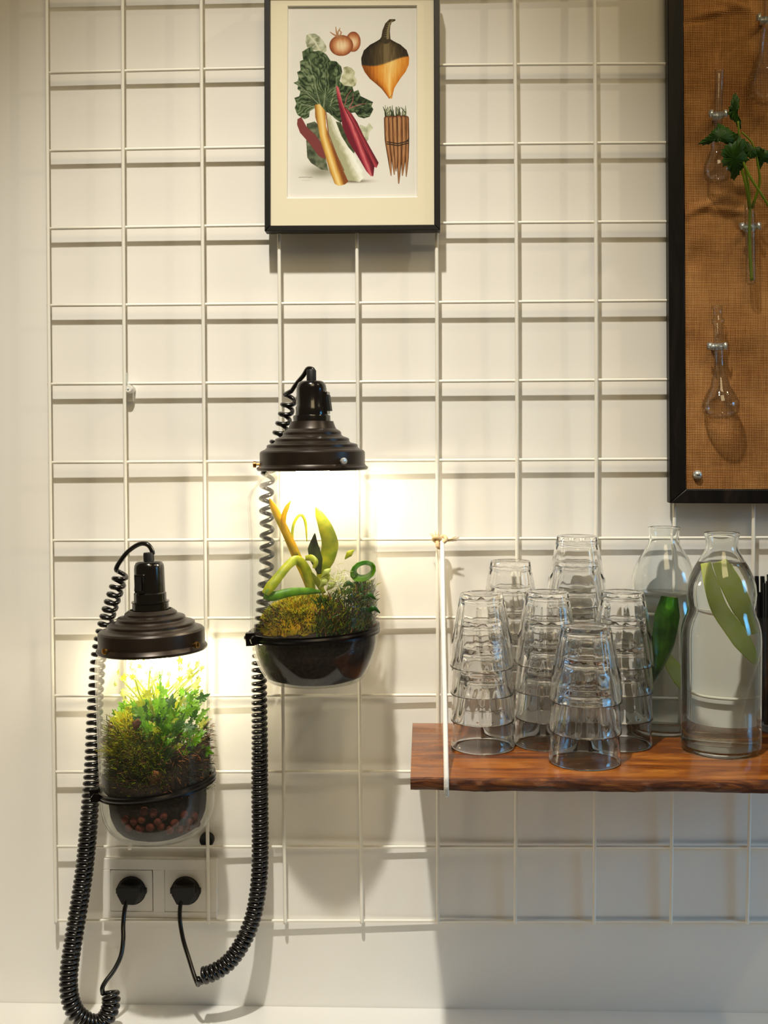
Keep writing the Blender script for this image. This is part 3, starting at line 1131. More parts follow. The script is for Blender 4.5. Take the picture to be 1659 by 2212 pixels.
def px_leaf(outline, Y, bend, mat, par, name='leaf', axis=None, solid=0.0006):
    """leaf blade from its outline, cupped along the midrib and curling with depth"""
    if name == 'leaf' and par is sp:            # toothed parsley margin
        q_ = random.Random(len(outline))
        o2 = []
        mx_ = sum(p[0] for p in outline) / len(outline)
        my_ = sum(p[1] for p in outline) / len(outline)
        for (xa, ya), (xb, yb_) in zip(outline, outline[1:] + outline[:1]):
            o2.append((xa, ya))
            xm, ym_ = (xa + xb) / 2, (ya + yb_) / 2
            f_ = q_.uniform(-0.14, -0.05)
            o2.append((xm + (xm - mx_) * f_, ym_ + (ym_ - my_) * f_))
        outline = o2
    n = len(outline)
    cx = sum(p[0] for p in outline) / n
    cy = sum(p[1] for p in outline) / n
    R0 = max(math.hypot(x - cx, y - cy) for x, y in outline)
    bm = bmesh.new()
    ring0 = []
    ring1 = []
    for x, y in outline:
        d = ((x - cx) / R0) ** 2 * bend[0] + ((y - cy) / R0) * bend[1]
        ring0.append(bm.verts.new(U(x, y, Y + d)))
        xm, ym_ = cx + (x - cx) * .5, cy + (y - cy) * .5
        d = ((xm - cx) / R0) ** 2 * bend[0] + ((ym_ - cy) / R0) * bend[1] + 0.0015 * (1 if len(ring1) % 2 else -1)
        ring1.append(bm.verts.new(U(xm, ym_, Y + d)))
    c = bm.verts.new(U(cx, cy, Y - 0.001))
    for i in range(n):
        j = (i + 1) % n
        bm.faces.new((ring0[i], ring0[j], ring1[j], ring1[i]))
        bm.faces.new((ring1[i], ring1[j], c))
    return obj(name, bm, mat, par, solid=solid)


yl = y0 - 0.026
px_leaf([(1588, 199), (1594, 207), (1598, 213), (1596, 222), (1597, 232), (1593, 243), (1596, 252), (1601, 262), (1601, 278), (1597, 290), (1593, 276), (1588, 264), (1578, 258), (1570, 245), (1575, 240), (1573, 232), (1579, 226), (1577, 218), (1582, 212), (1583, 204)], yl, (.012, .006), M['parsley'], sp)
px_leaf([(1551, 265), (1562, 270), (1574, 276), (1585, 285), (1598, 290), (1601, 303), (1596, 312), (1582, 311), (1570, 312), (1560, 306), (1548, 307), (1536, 306), (1530, 313), (1518, 314), (1507, 312), (1515, 303), (1524, 296), (1532, 290), (1536, 283), (1545, 277)], yl - .004, (.016, -.004), M['parsley'], sp)
px_leaf([(1598, 292), (1610, 300), (1612, 312), (1606, 325), (1614, 334), (1620, 345), (1611, 352), (1609, 362), (1600, 368), (1598, 378), (1590, 384), (1586, 392), (1578, 386), (1579, 374), (1572, 368), (1571, 358), (1561, 361), (1558, 348), (1563, 340), (1556, 334), (1558, 322), (1566, 314), (1576, 308), (1588, 305)], yl - .008, (.018, .012), M['parsley'], sp)
px_leaf([(1604, 300), (1616, 306), (1624, 314), (1632, 322), (1638, 336), (1630, 342), (1622, 344), (1612, 338), (1604, 326)], yl - .002, (.01, .0), M['parsley'], sp)
px_leaf([(1626, 314), (1640, 316), (1652, 322), (1664, 326), (1668, 340), (1660, 346), (1664, 356), (1652, 350), (1646, 358), (1640, 372), (1634, 358), (1636, 344), (1630, 332)], yl + .004, (.014, .006), M['parsley'], sp)
px_leaf([(1672, 300), (1690, 318), (1700, 340), (1690, 362), (1672, 356), (1660, 344), (1664, 320)], yl + .004, (.014, .006), M['parsley'], sp)


# ------------------------------------------------------------------ jar lamps
def cord_coil(spine, cum, r_wire, r_coil, pitch, lead_in, lead_out, phase=0.0, steps=16):
    """helix wound round a spine polyline. spine: points; pitch(s in 0..1) metres per turn."""
    n = len(spine)
    seglen = [0.0]
    for i in range(1, n):
        seglen.append(seglen[-1] + (spine[i] - spine[i - 1]).length)
    L = seglen[-1]

    def at(s):
        d = s * L
        for i in range(1, n):
            if d <= seglen[i] or i == n - 1:
                f = (d - seglen[i - 1]) / max(seglen[i] - seglen[i - 1], 1e-9)
                return spine[i - 1].lerp(spine[i], min(max(f, 0), 1)), (spine[min(i + 1, n - 1)] - spine[max(i - 2, 0)]).normalized()
    # rotation-minimising frame carried along
    pts = []
    s = 0.0
    th = phase
    N = None
    Tp = None
    while s < 1.0:
        P, T = at(s)
        if N is None:
            N = (Vector((1, 0, 0)) - T * T.x).normalized()
        else:
            N = (N - T * N.dot(T)).normalized()
        B = T.cross(N)                 # for a downward spine B points to the camera or the wall
        rc = r_coil(s)
        pts.append(P + N * math.cos(th) * rc + B * math.sin(th) * rc)
        dth = 2 * PI / steps
        th += dth
        s += pitch(s) / steps / L
    return pts


def build_lamp(name, label, base_px, YC, tilt, kpx, lid, glass, band_y, band_tilt, band_r, screws, switch, grip_y):
    bx, by = base_px
    B0 = U(bx, by, YC)
    k = mpp(B0)
    root = empty(name, B0, label, 'lamp', rot=(0, math.radians(tilt), 0))
    zz = lambda y: (by - y) * k * 1.0
    # glass jar: hollow shell
    out = [(r * k, zz(y)) for r, y in glass]
    wl = 0.0022
    inn = []
    for i, (r, z) in enumerate(out):
        inn.append((max(r - wl, 0), z + (0.004 if r < 80 * k and z < 0.02 else 0.0)))
    inn = [p for p in inn]
    pr = out[::-1] + inn
    bm = lathe(bmesh.new(), pr, 64)
    jar = obj('glass_jar', bm, M['jar_glass'], root, world=False, label='clear glass jar, slightly fogged')
    # lid
    lp = [(r * k, zz(y)) for r, y in lid]
    th = 0.0012
    lo = lp + [(max(r - th, 0.001), z - (th if i < 6 else 0)) for i, (r, z) in reversed(list(enumerate(lp)))]
    bm = lathe(bmesh.new(), lo, 64, close=True)
    ldo = obj('lid', bm, M['lid'], root, world=False, autosmooth=24, label='stepped black metal lid')
    for a, y, rr, mt in screws:
        r0 = rr * k
        bm = bmesh.new()
        d = Vector((math.sin(a), -math.cos(a), 0))
        c = Vector((0, 0, zz(y)))
        tube(bm, [c + d * (r0 - 0.002), c + d * (r0 + 0.004)], 0.0013, 8)
        tube(bm, [c + d * (r0 + 0.004), c + d * (r0 + 0.0045), c + d * (r0 + 0.0075), c + d * (r0 + 0.008)], [0.0030, 0.0038, 0.0038, 0.0028], 14)
        obj('thumb_screw', bm, M[mt], ldo, world=False, autosmooth=40, label={'brass': 'brass thumb screw', 'steel': 'silver thumb screw'}[mt])
    # socket body
    return root, k, zz, ldo


def finish_lamp(root, k, zz, body, collar_teeth, grip, switch, band, bulb_y):
    bm = lathe(bmesh.new(), [(r * k, zz(y)) for r, y in body], 48,
               mod=(lambda a, z: 1 + (0.03 if (collar_teeth and zz(collar_teeth[1]) < z < zz(collar_teeth[0]) and math.sin(a * 22) > 0) else 0)))
    so = obj('lamp_socket', bm, M['bakelite'], root, world=False, autosmooth=40, label='glossy black socket')
    bm = lathe(bmesh.new(), [(r * k, zz(y)) for r, y in grip], 24)
    gp = obj('cord_grip', bm, M['rubber'], so, world=False, autosmooth=40)
    # switch on the socket: rocker frame and toggle
    a, y0_, y1_, rr, wid = switch
    d = Vector((math.sin(a), -math.cos(a), 0))
    s = Vector((math.cos(a), math.sin(a), 0))
    bm = bmesh.new()
    c = d * (rr * k)
    zc0, zc1 = zz(y1_), zz(y0_)
    w2 = wid * k
    pts = [c - s * w2 + Vector((0, 0, zc0)), c + s * w2 + Vector((0, 0, zc0)), c + s * w2 + Vector((0, 0, zc1)), c - s * w2 + Vector((0, 0, zc1))]
    prism(bm, pts, -d * 0.006)
    zq = (zc0 + zc1) / 2
    w3 = w2 * 0.62
    hq = (zc1 - zc0) * 0.36
    e = d * (rr * k)
    pts = [e - s * w3 + Vector((0, 0, zq - hq)), e + s * w3 + Vector((0, 0, zq - hq)), e + s * w3 + d * 0.0002 + Vector((0, 0, zq + hq)), e - s * w3 + d * 0.0002 + Vector((0, 0, zq + hq))]
    sw = obj('switch', bm, M['bakelite'], so, world=False, autosmooth=30, bevel=0.0006)
    # wedge shaped toggle
    bm = bmesh.new()
    v = [bm.verts.new(p) for p in (pts[0] + d * 0.0035, pts[1] + d * 0.0035, pts[2] + d * 0.0008, pts[3] + d * 0.0008, pts[0] - d * 0.002, pts[1] - d * 0.002, pts[2] - d * 0.002, pts[3] - d * 0.002)]
    for f in ((0, 1, 2, 3), (4, 7, 6, 5), (0, 4, 5, 1), (2, 6, 7, 3), (1, 5, 6, 2), (0, 3, 7, 4)):
        bm.faces.new([v[i] for i in f])
    bpy_o = obj('toggle', bm, M['rubber'], root, world=False, autosmooth=30)
    # clamp band round the jar
    by_, bt, br, bh, ba = band
    bm = lathe(bmesh.new(), [(br * k, -bh * k), (br * k + 0.0016, -bh * k + 0.0004), (br * k + 0.0010, -bh * k * 0.5), (br * k + 0.0022, 0), (br * k + 0.0010, bh * k * 0.5), (br * k + 0.0016, bh * k - 0.0004), (br * k, bh * k)], 72, close=True)
    mrot = Matrix.Rotation(math.radians(bt), 4, 'Y')
    mm = Matrix.Translation((0, 0, zz(by_))) @ mrot
    bmesh.ops.transform(bm, matrix=mm, verts=bm.verts)
    bo = obj('clamp_band', bm, M['band'], root, world=False, autosmooth=40, label='dark metal clamp band')
    bm = bmesh.new()
    d = Vector((math.sin(ba), -math.cos(ba), 0))
    s = Vector((math.cos(ba), math.sin(ba), 0))
    c = d * (br * k + 0.004)
    tube(bm, [c - s * 0.012, c + s * 0.012], 0.0042, 10)
    box(bm, c.x - 0.005, c.x + 0.005, c.y - 0.005, c.y + 0.005, -0.0075, 0.0075)
    tube(bm, [c + s * 0.012, c + s * 0.016], 0.0055, 6)
    bmesh.ops.transform(bm, matrix=mm, verts=bm.verts)
    obj('clamp_screw', bm, M['band'], bo, world=False, autosmooth=35, label='worm screw of the clamp')
    # bracket from band to the grid behind
    bm = bmesh.new()
    box(bm, -0.012, 0.012, br * k - 0.004, br * k + 0.006, -0.006, 0.006)
    box(bm, -0.002, 0.002, br * k + 0.002, br * k + 0.022, -0.005, 0.005)
    bmesh.ops.transform(bm, matrix=Matrix.Translation((0, 0, zz(by_))), verts=bm.verts)
    obj('wall_bracket', bm, M['band'], bo, world=False, autosmooth=30)
    # bulb, half up inside the lid
    zb = zz(bulb_y)
    rb = 0.021
    bm = lathe(bmesh.new(), [(0, -rb), (rb * .5, -rb * .87), (rb * .87, -rb * .5), (rb, 0), (rb * .9, rb * .5), (rb * .62, rb * 1.05), (0.011, rb * 1.6), (0.011, rb * 1.9), (0, rb * 1.9)], 20, loc=(0, 0, zb))
    obj('light_bulb', bm, M['bulb'], root, world=False, label='lit warm bulb')
    return so


YC = -0.099
# ---- upper lamp
lid1 = [(119, 1014), (120, 1010), (114.5, 1006), (113, 1003), (113, 981), (112.5, 977), (110, 974), (101, 970), (98, 967), (97.5, 962), (95, 960), (83, 957), (80, 954), (79.5, 949), (77, 947), (66, 943), (63, 940), (62.5, 935), (60, 932), (52, 927), (49.5, 922), (46, 911)]
gl1 = [(92, 990), (96, 1014), (104, 1026), (118, 1040), (132, 1056), (139, 1072), (141, 1090), (139, 1120), (137, 1160), (137, 1250), (138, 1330), (138, 1360), (137, 1385), (134, 1402), (128, 1420), (118, 1442), (108, 1460), (98, 1468), (84, 1471), (60, 1469), (0, 1466)]
L1, k1, z1, ld1 = build_lamp('jar_lamp', 'higher jar lamp with a strap-leaved plant under a round black lid, beside the framed print', (681, 1471), YC, -0.4, None, lid1, gl1, 0, 0, 0,
                             [(math.radians(37), 996, 113, 'steel'), (math.radians(-83), 1002, 113, 'brass')], None, None)
body1 = [(0, 922), (46, 922), (47, 915), (42, 912), (40, 908), (41, 886), (41, 917 - 30), (40, 886), (34.5, 884), (34.5, 900 - 30), (33, 868), (33, 855), (32, 840), (31, 835), (29, 829), (25, 825), (0, 824)]
body1 = [(0, 940), (46, 940), (49, 934), (48, 938 - 8), (41.5, 926), (40, 922), (40, 900), (39, 917 - 19), (35, 897), (34.5, 880), (33, 878), (32.5, 842), (31, 834), (28, 828), (24, 825), (0, 824)]
s1 = finish_lamp(L1, k1, z1, body1, (900, 924), [(0, 827), (10.5, 827), (10.5, 803), (9, 800), (0, 800)], (math.radians(82), 848, 896, 37, 15), (1362, -2.6, 138.5, 8.5, math.radians(-62)), 1022)
# ---- lower lamp
lid2 = [(117, 1400), (118, 1396), (114.5, 1391), (113, 1388), (113, 1364), (112.5, 1360), (109, 1356), (96, 1352), (93, 1349), (92.5, 1344), (90, 1342), (76, 1339), (73, 1336), (72.5, 1331), (70, 1329), (59, 1327), (56, 1325), (55.5, 1321), (52, 1318), (46, 1314)]
gl2 = [(92, 1376), (100, 1396), (110, 1402), (118, 1412), (121, 1426), (122, 1450), (122, 1560), (122, 1680), (122, 1715), (121, 1735), (117, 1757), (108, 1778), (94, 1794), (80, 1802), (60, 1804), (0, 1801)]
L2, k2, z2, ld2 = build_lamp('jar_lamp', 'lower jar lamp with a leafy plant and clay pellets, hung above the double wall socket', (344, 1804), YC, -1.6, None, lid2, gl2, 0, 0, 0,
                             [(math.radians(-37), 1386, 113, 'brass'), (math.radians(62), 1384, 113, 'brass')], None, None)
body2 = [(0, 1326), (47, 1326), (50, 1322), (49, 1318), (39, 1316), (38.5, 1300), (40, 1299), (40, 1296), (34.5, 1295), (34.5, 1279), (32.5, 1277), (32, 1226), (31, 1219), (28, 1213), (23, 1210), (0, 1209)]
s2 = finish_lamp(L2, k2, z2, body2, None, [(0, 1212), (11.5, 1212), (11.5, 1196), (10.5, 1192), (0, 1192)], (math.radians(-28), 1236, 1276, 34, 13), (1690, -5.2, 123.5, 8.5, math.radians(-72)), 1408)


def smooth_path(pts, per=10):
    return catmull([U(x, y, Y) for x, y, Y in pts], per)


def add_cord(root, lead, spine, tail, r_coil, pitch, name_label, phase, rw=0.0029):
    lead3 = smooth_path(lead)
    sp3 = smooth_path(spine)
    coil = cord_coil(sp3, None, rw, r_coil, pitch, None, None, phase)
    tail3 = smooth_path(tail)
    # ease from lead to coil and coil to tail
    P = lead3[:-2] + coil
    P = P + tail3
    bm = tube(bmesh.new(), P, rw, 7)
    return obj('coiled_cord', bm, M['cord'], root, label=name_label)


def plug(root, px, py, face_y, ang=0.0):
    """round black mains plug seated in the socket, with grip ears and strain relief"""
    C0 = U(px, py, face_y)
    bm = lathe(bmesh.new(), [(0, -0.004), (0.0150, -0.004), (0.0176, -0.0025), (0.0182, 0.0), (0.0182, 0.0105), (0, 0.0105)], 40)
    for v in bm.verts:
        v.co = Vector((v.co.x, v.co.z, v.co.y))
    box(bm, -0.0200, 0.0200, -0.003, 0.006, -0.0035, 0.0035)
    # raised grip block, flat on top, tapering to the cord
    prism(bm, [(-0.0135, -0.016, 0.0105), (0.0135, -0.016, 0.0105), (0.0150, -0.016, 0.000), (0.0085, -0.016, -0.0125), (-0.0085, -0.016, -0.0125), (-0.0150, -0.016, 0.000)], (0, 0.014, 0))
    bmesh.ops.translate(bm, vec=C0, verts=bm.verts)
    obj('plug', bm, M['rubber'], root, autosmooth=40, bevel=0.0008, label='round black mains plug')
    return C0


YS = -0.0095                       # face of the wall socket inserts
add_cord(L1, [(677, 806, YC), (675, 798, YC), (665, 797, YC + .004), (655, 812, YC + .010), (640, 830, YC + .018), (628, 848, YC + .026)],
         [(627, 856, YC + .030), (616, 900, YC + .040), (601, 950, YC + .050), (584, 1000, YC + .058), (576, 1060, YC + .0625), (577, 1140, YC + .064), (576, 1220, YC + .064), (570, 1300, YC + .064), (563, 1380, YC + .066),
          (560, 1440, YC + .066), (560, 1500, YC + .066), (561, 1600, YC + .066), (561, 1700, YC + .066), (562, 1800, YC + .064), (561, 1880, YC + .060), (555, 1940, YC + .055), (544, 1990, YC + .050), (522, 2040, YC + .042), (492, 2080, YC + .036), (455, 2103, YC + .032), (432, 2108, YC + .032)],
         [(428, 2128, YC + .030), (420, 2108, YC + .036), (408, 2070, YC + .048), (396, 2030, YC + .058), (389, 1990, YC + .066), (389, 1962, YC + .070), (392, 1945, YC + .074)],
         lambda s: 0.0072 + 0.0012 * min(1, max(0, (s - 0.42) / 0.25)),
         lambda s: (0.0130 if s < 0.12 else 0.0158 if s < 0.32 else 0.0112 - 0.0050 * min(1, (s - 0.32) / 0.30)), 'black coiled cord', PI)
plug(L1, 401, 1924, YS - 0.002)
add_cord(L2, [(330, 1198, YC), (328, 1188, YC), (318, 1176, YC), (300, 1176, YC + .004), (276, 1192, YC + .012), (256, 1218, YC + .020), (250, 1232, YC + .024)],
         [(263, 1236, YC + .030), (253, 1268, YC + .030), (242, 1300, YC + .034), (230, 1340, YC + .040), (220, 1380, YC + .044), (213, 1420, YC + .046), (208, 1480, YC + .046), (204, 1560, YC + .046), (201, 1640, YC + .046), (196, 1720, YC + .044), (190, 1800, YC + .040),
          (182, 1880, YC + .034), (170, 1960, YC + .026), (157, 2040, YC + .016), (149, 2100, YC + .010), (150, 2150, YC + .006), (163, 2186, YC + .006), (186, 2206, YC + .008), (212, 2211, YC + .010), (232, 2194, YC + .014), (240, 2166, YC + .018), (238, 2142, YC + .022)],
         [(222, 2146, YC + .018), (221, 2134, YC + .018), (228, 2120, YC + .022), (247, 2094, YC + .032), (261, 2064, YC + .042), (266, 2030, YC + .052), (266, 1998, YC + .062), (269, 1966, YC + .070), (274, 1945, YC + .074)],
         lambda s: 0.0073 + 0.0016 * min(1, max(0, (s - 0.25) / 0.3)),
         lambda s: 0.0108 - 0.0012 * min(1, s / 0.25) - 0.0032 * min(1, max(0, (s - 0.3) / 0.25)), 'black coiled cord', PI, rw=0.0030)
plug(L2, 284, 1924, YS - 0.002)

# ------------------------------------------------------------------ double wall socket
def px_box(bm, x0, x1, y0_, y1_, ya, yb):
    A, Bq = U(x0, y1_, ya), U(x1, y0_, ya)
    return box(bm, A.x, Bq.x, ya, yb, A.z, Bq.z)


so_ = empty('wall_socket', U(345, 1984, 0.0), 'white double wall socket with two black plugs, under the lower jar lamp', 'wall socket')
# frame plate with two square openings built as bars
bm = bmesh.new()
yf_, yb_ = YS - 0.0008, 0.0
xs_ = [222, 237.5, 330.5, 355, 448, 468]
ys_ = [1857, 1878.5, 1970.5, 1984]
px_box(bm, xs_[0], xs_[5], ys_[0], ys_[1], yf_, yb_)
px_box(bm, xs_[0], xs_[5], ys_[2], ys_[3], yf_, yb_)
for a, b in ((0, 1), (2, 3), (4, 5)):
    px_box(bm, xs_[a], xs_[b], ys_[1], ys_[2], yf_, yb_)
obj('cover_frame', bm, M['socket_plastic'], so_, autosmooth=30, bevel=0.0009)
for a, cx in ((1, 284), (3, 401)):
    bm = bmesh.new()
    A, Bq = U(xs_[a] + 1.6, 1969.2, YS), U(xs_[a + 1] - 1.6, 1880.2, YS)
    C0 = U(cx, 1924, YS)
    N_ = 48
    R0 = 0.0192
    circ, sq, bot = [], [], []
    for q in range(N_):
        th = 2 * PI * q / N_
        cx_, cz_ = math.cos(th), math.sin(th)
        circ.append(bm.verts.new((C0.x + R0 * cx_, YS, C0.z + R0 * cz_)))
        bot.append(bm.verts.new((C0.x + R0 * 0.97 * cx_, -0.0006, C0.z + R0 * 0.97 * cz_)))
        # point on the square edge in that direction
        tx = ((Bq.x - C0.x) if cx_ > 0 else (A.x - C0.x)) / cx_ if abs(cx_) > 1e-6 else 1e9
        tz = ((Bq.z - C0.z) if cz_ > 0 else (A.z - C0.z)) / cz_ if abs(cz_) > 1e-6 else 1e9
        tt = min(tx, tz)
        sq.append(bm.verts.new((C0.x + tt * cx_, YS, C0.z + tt * cz_)))
    for q in range(N_):
        q2 = (q + 1) % N_
        bm.faces.new((sq[q], sq[q2], circ[q2], circ[q]))
        bm.faces.new((circ[q], circ[q2], bot[q2], bot[q]))
    bm.faces.new(bot)
    obj('socket_insert', bm, M['socket_plastic'], so_, autosmooth=30)


# ------------------------------------------------------------------ planting inside the jars
def jar_pt(root, k, zz, px, py, dy, base_px):
    """world point seen at (px,py) at depth YC+dy"""
    return U(px, py, YC + dy)


def soil_body(root_loc, k, zz, prof_px, top_fn, label, rscale=0.955):
    pass


def rad_at(gl, y):
    ys = [p[1] for p in gl]
    rs = [p[0] for p in gl]
    return float(np.interp(y, ys, rs))


def fill(name, gl, by, ytop, B0, k, tilt, mat, tag, amp, seed, low=None, gap=0.0032):
    """solid fill of the jar up to ytop px(angle) with a lumpy top"""
    rnd = random.Random(seed)
    bm = bmesh.new()
    seg = 48
    ys = [gl[-1][1] - 5]
    levels = []
    y = by - 4
    rings = []
    nl = 14
    for a in range(nl):
        f = a / (nl - 1)
        ring = []
        for q in range(seg):
            th = 2 * PI * q / seg
            yt = ytop(th)
            yy = (by - 4.5) + (yt - (by - 4.5)) * f
            r = max(rad_at(gl, min(yy, by - 5)) * k - gap, 0.004)
            if low and yy > low:
                r -= 0.0065 * min(1, (yy - low) / 14)
            if a == 0:
                r *= 0.82
            r *= 1 - 0.012 * rnd.random()
            ring.append(bm.verts.new((r * math.cos(th), r * math.sin(th), (by - yy) * k)))
        rings.append(ring)
    for m, sc in ((1, 0.75), (2, 0.5), (3, 0.25)):
        ring = []
        for q in range(seg):
            th = 2 * PI * q / seg
            yt = ytop(th) * sc + (1 - sc) * ytop(None) + rnd.uniform(-amp, amp)
            r = (rad_at(gl, yt) * k - gap) * sc
            ring.append(bm.verts.new((r * math.cos(th), r * math.sin(th), (by - yt) * k)))
        rings.append(ring)
    for a in range(len(rings) - 1):
        for q in range(seg):
            q2 = (q + 1) % seg
            bm.faces.new((rings[a][q], rings[a][q2], rings[a + 1][q2], rings[a + 1][q]))
    bm.faces.new(rings[-1])
    bm.faces.new(rings[0][::-1])
    o = obj(name, bm, mat, None, tag=tag)
    o.location = B0
    o.rotation_euler = (0, math.radians(tilt), 0)
    return o


def tuft_field(name, pts_fn, n, length, width, mats, tag, seed, droop=0.3):
    """moss: one countless mass of small blades"""
    rnd = random.Random(seed)
    bm = bmesh.new()
    for i in range(n):
        p, nrm = pts_fn(rnd)
        p = Vector(p)
        nrm = Vector(nrm).normalized()
        d = (nrm + Vector((rnd.uniform(-.9, .9), rnd.uniform(-.9, .9), rnd.uniform(-.5, .7)))).normalized()
        s = d.orthogonal().normalized()
        s = Quaternion(d, rnd.uniform(0, 2 * PI)) @ s
        L = length * rnd.uniform(0.5, 1.3)
        w = width * rnd.uniform(0.6, 1.2)
        q = p + d * L * 0.55
        e = q + (d + Vector((0, 0, -droop))).normalized() * L * 0.45
        a, b, c, dd, t = bm.verts.new(p - s * w * .5), bm.verts.new(p + s * w * .5), bm.verts.new(q + s * w * .5), bm.verts.new(q - s * w * .5), bm.verts.new(e)
        mi = rnd.randrange(len(mats)) if len(mats) > 1 else 0
        f1 = bm.faces.new((a, b, c, dd))
        f2 = bm.faces.new((dd, c, t))
        f1.material_index = f2.material_index = mi
    me = bpy.data.meshes.new(name)
    bm.to_mesh(me)
    bm.free()
    for m in mats:
        me.materials.append(m)
    o = obj(name, me, None, None, tag=tag)
    o['kind'] = 'stuff'
    return o


def strap(bm, pts, widths, up=Vector((0, -1, 0.2)), fold=0.14):
    """strap leaf along a 3-D path with a V fold"""
    P = catmull(pts, 7)
    n = len(P)
    rows = []
    for i in range(n):
        t = (P[min(i + 1, n - 1)] - P[max(i - 1, 0)]).normalized()
        s = t.cross(up)
        if s.length < 0.2:
            s = t.cross(Vector((0, -.3, 1)))
        s.normalize()
        nn = s.cross(t).normalized()
        f = i / (n - 1) * (len(widths) - 1)
        a = int(min(f, len(widths) - 2))
        w = widths[a] + (widths[a + 1] - widths[a]) * (f - a)
        rows.append([bm.verts.new(P[i] - s * w + nn * w * fold), bm.verts.new(P[i]), bm.verts.new(P[i] + s * w + nn * w * fold)])
    for i in range(n - 1):
        for m in (0, 1):
            bm.faces.new((rows[i][m], rows[i][m + 1], rows[i + 1][m + 1], rows[i + 1][m]))
    return bm


B1 = U(681, 1471, YC)
B2 = U(344, 1804, YC)
fill('potting_soil', gl1, 1471, lambda th: 1345 if th is None else 1360 - 8 * math.cos(th), B1, k1, -0.4, M['soil'],
     ('dark potting soil filling the bottom of the higher jar lamp', 'soil'), 5, 3)['kind'] = 'stuff'
fill('potting_soil', gl2, 1804, lambda th: 1672 if th is None else 1668 - 70 * max(0, math.cos(th - 0.3)) ** 1.5 + 6 * math.sin(3 * th), B2, k2, -1.6, M['soil'],
     ('dark potting soil banked up the right side of the lower jar lamp', 'soil'), 8, 4, low=1690)['kind'] = 'stuff'


def mound_fn(cx, cy, rx, ry, ytop, k_, depth_r, yoff=0.0):
    """points over a half-dome mound seen at pixel cx, with base line cy and top ytop"""
    C0 = U(cx, cy, YC + yoff)

    def fn(rnd):
        while True:
            u, v = rnd.uniform(-1, 1), rnd.uniform(-1, 1)
            if u * u + v * v < 1:
                break
        hgt = math.sqrt(max(0, 1 - u * u - v * v))
        P = C0 + Vector((u * rx * k_, v * depth_r, hgt * (cy - ytop) * k_ + rnd.uniform(-0.002, 0.001)))
        return P, (u, v, hgt + 0.3)
    return fn


def mound_body(name, cx, cy, rx, ytop, k_, depth_r, mat, tag, yoff=0.0, seed=1):
    rnd = random.Random(seed)
    C0 = U(cx, cy, YC + yoff)
    bm = bmesh.new()
    bmesh.ops.create_icosphere(bm, subdivisions=4, radius=1.0)
    for v in bm.verts:
        j = 1 + rnd.uniform(-0.05, 0.05)
        v.co = C0 + Vector((v.co.x * rx * k_ * j, v.co.y * depth_r * j, v.co.z * ((cy - ytop) * k_ if v.co.z > 0 else 12 * k_) * j))
    o = obj(name, bm, mat, None, tag=tag)
    return o


# upper jar: golden moss cushion, darker moss on the right, strap-leaved plant
o = mound_body('moss_cushion', 662, 1362, 98, 1292, k1, 0.052, M['moss_gold'], ('golden green moss cushion on the soil of the higher jar lamp', 'moss'), -0.004, 5)
o['kind'] = 'stuff'
tf = mound_fn(662, 1362, 99, 0, 1290, k1, 0.0525, -0.004)


def tf_top(rnd):
    while True:
        P, nr_ = tf(rnd)
        if nr_[2] > 0.86 - 0.25 * rnd.random():
            return P, nr_


def tf_low(rnd):
    while True:
        P, nr_ = tf(rnd)
        if nr_[2] < 1.0:
            return P, nr_


tuft_field('moss_tuft', tf_top, 3400, 0.0060, 0.0012, [M['moss_gold'], M['leaf_gold'], M['moss'], M['leaf_yellow']], ('golden moss blades, toned as lit, on top of the cushion in the higher jar lamp', 'moss'), 11)  # bright top and dark underside of the cushion: shading put into blade colours
tuft_field('moss_tuft', tf_low, 2200, 0.0055, 0.0011, [M['moss_dark'], M['twig'], M['moss'], M['soil']], ('moss blades, toned as shaded, low on the cushion in the higher jar lamp', 'moss'), 10)


def side_moss(rnd):
    th = rnd.uniform(-1.45, 0.75)
    y = rnd.uniform(1262, 1362)
    y = max(y, 1300 - 40 * math.cos((th + 0.2)))
    r = (rad_at(gl1, y) * k1 - 0.004) * rnd.uniform(0.72, 1.0)
    P = B1 + Vector((r * math.cos(th), r * math.sin(th), (1471 - y) * k1))
    return P, (math.cos(th) * .3, math.sin(th) * .3, 1)


tuft_field('moss_tuft', side_moss, 2600, 0.010, 0.0014, [M['moss_dark'], M['leaf_dark'], M['moss_dark'], M['moss'], M['twig']], ('dark green creeping moss at the right glass of the higher jar lamp', 'moss'), 12)

pl = empty('strap_leaved_plant', U(685, 1300, YC), 'yellow green strap-leaved plant growing from moss in the higher jar lamp', 'plant')


def add_strap(pts, widths, mat, par=pl, label=None, fold=0.14, up=Vector((0, -1, 0.2))):
    bm = strap(bmesh.new(), [U(x, y, YC + d) for x, y, d in pts], [w * k1 for w in widths], up, fold)
    return obj('leaf', bm, M[mat], par, solid=0.0004, label=label)


add_strap([(676, 1292, -.004), (660, 1245, -.006), (640, 1200, -.010), (620, 1155, -.014), (602, 1118, -.018), (590, 1094, -.020), (582, 1076, -.022)], [7, 9, 10, 9, 8.5, 7, 0.8], 'leaf_gold')
add_strap([(640, 1200, -.011), (624, 1165, -.016), (613, 1140, -.018), (613, 1115, -.020), (620, 1096, -.022), (628, 1082, -.024)], [5, 6, 6, 5.5, 4.5, 0.6], 'leaf_gold')
add_strap([(668, 1265, .006), (640, 1215, .010), (632, 1170, .012), (633, 1138, .014), (642, 1118, .016), (652, 1113, .018), (660, 1130, .018), (663, 1170, .016)], [2, 3, 3, 3, 3, 3, 3, 1], 'leaf_yellow')
add_strap([(694, 1270, .000), (696, 1232, -.006), (707, 1205, -.010), (713, 1175, -.012), (703, 1140, -.010), (690, 1112, -.004), (682, 1095, 0.0)], [5, 13, 17, 18, 15, 9, 1], 'leaf_yellow')
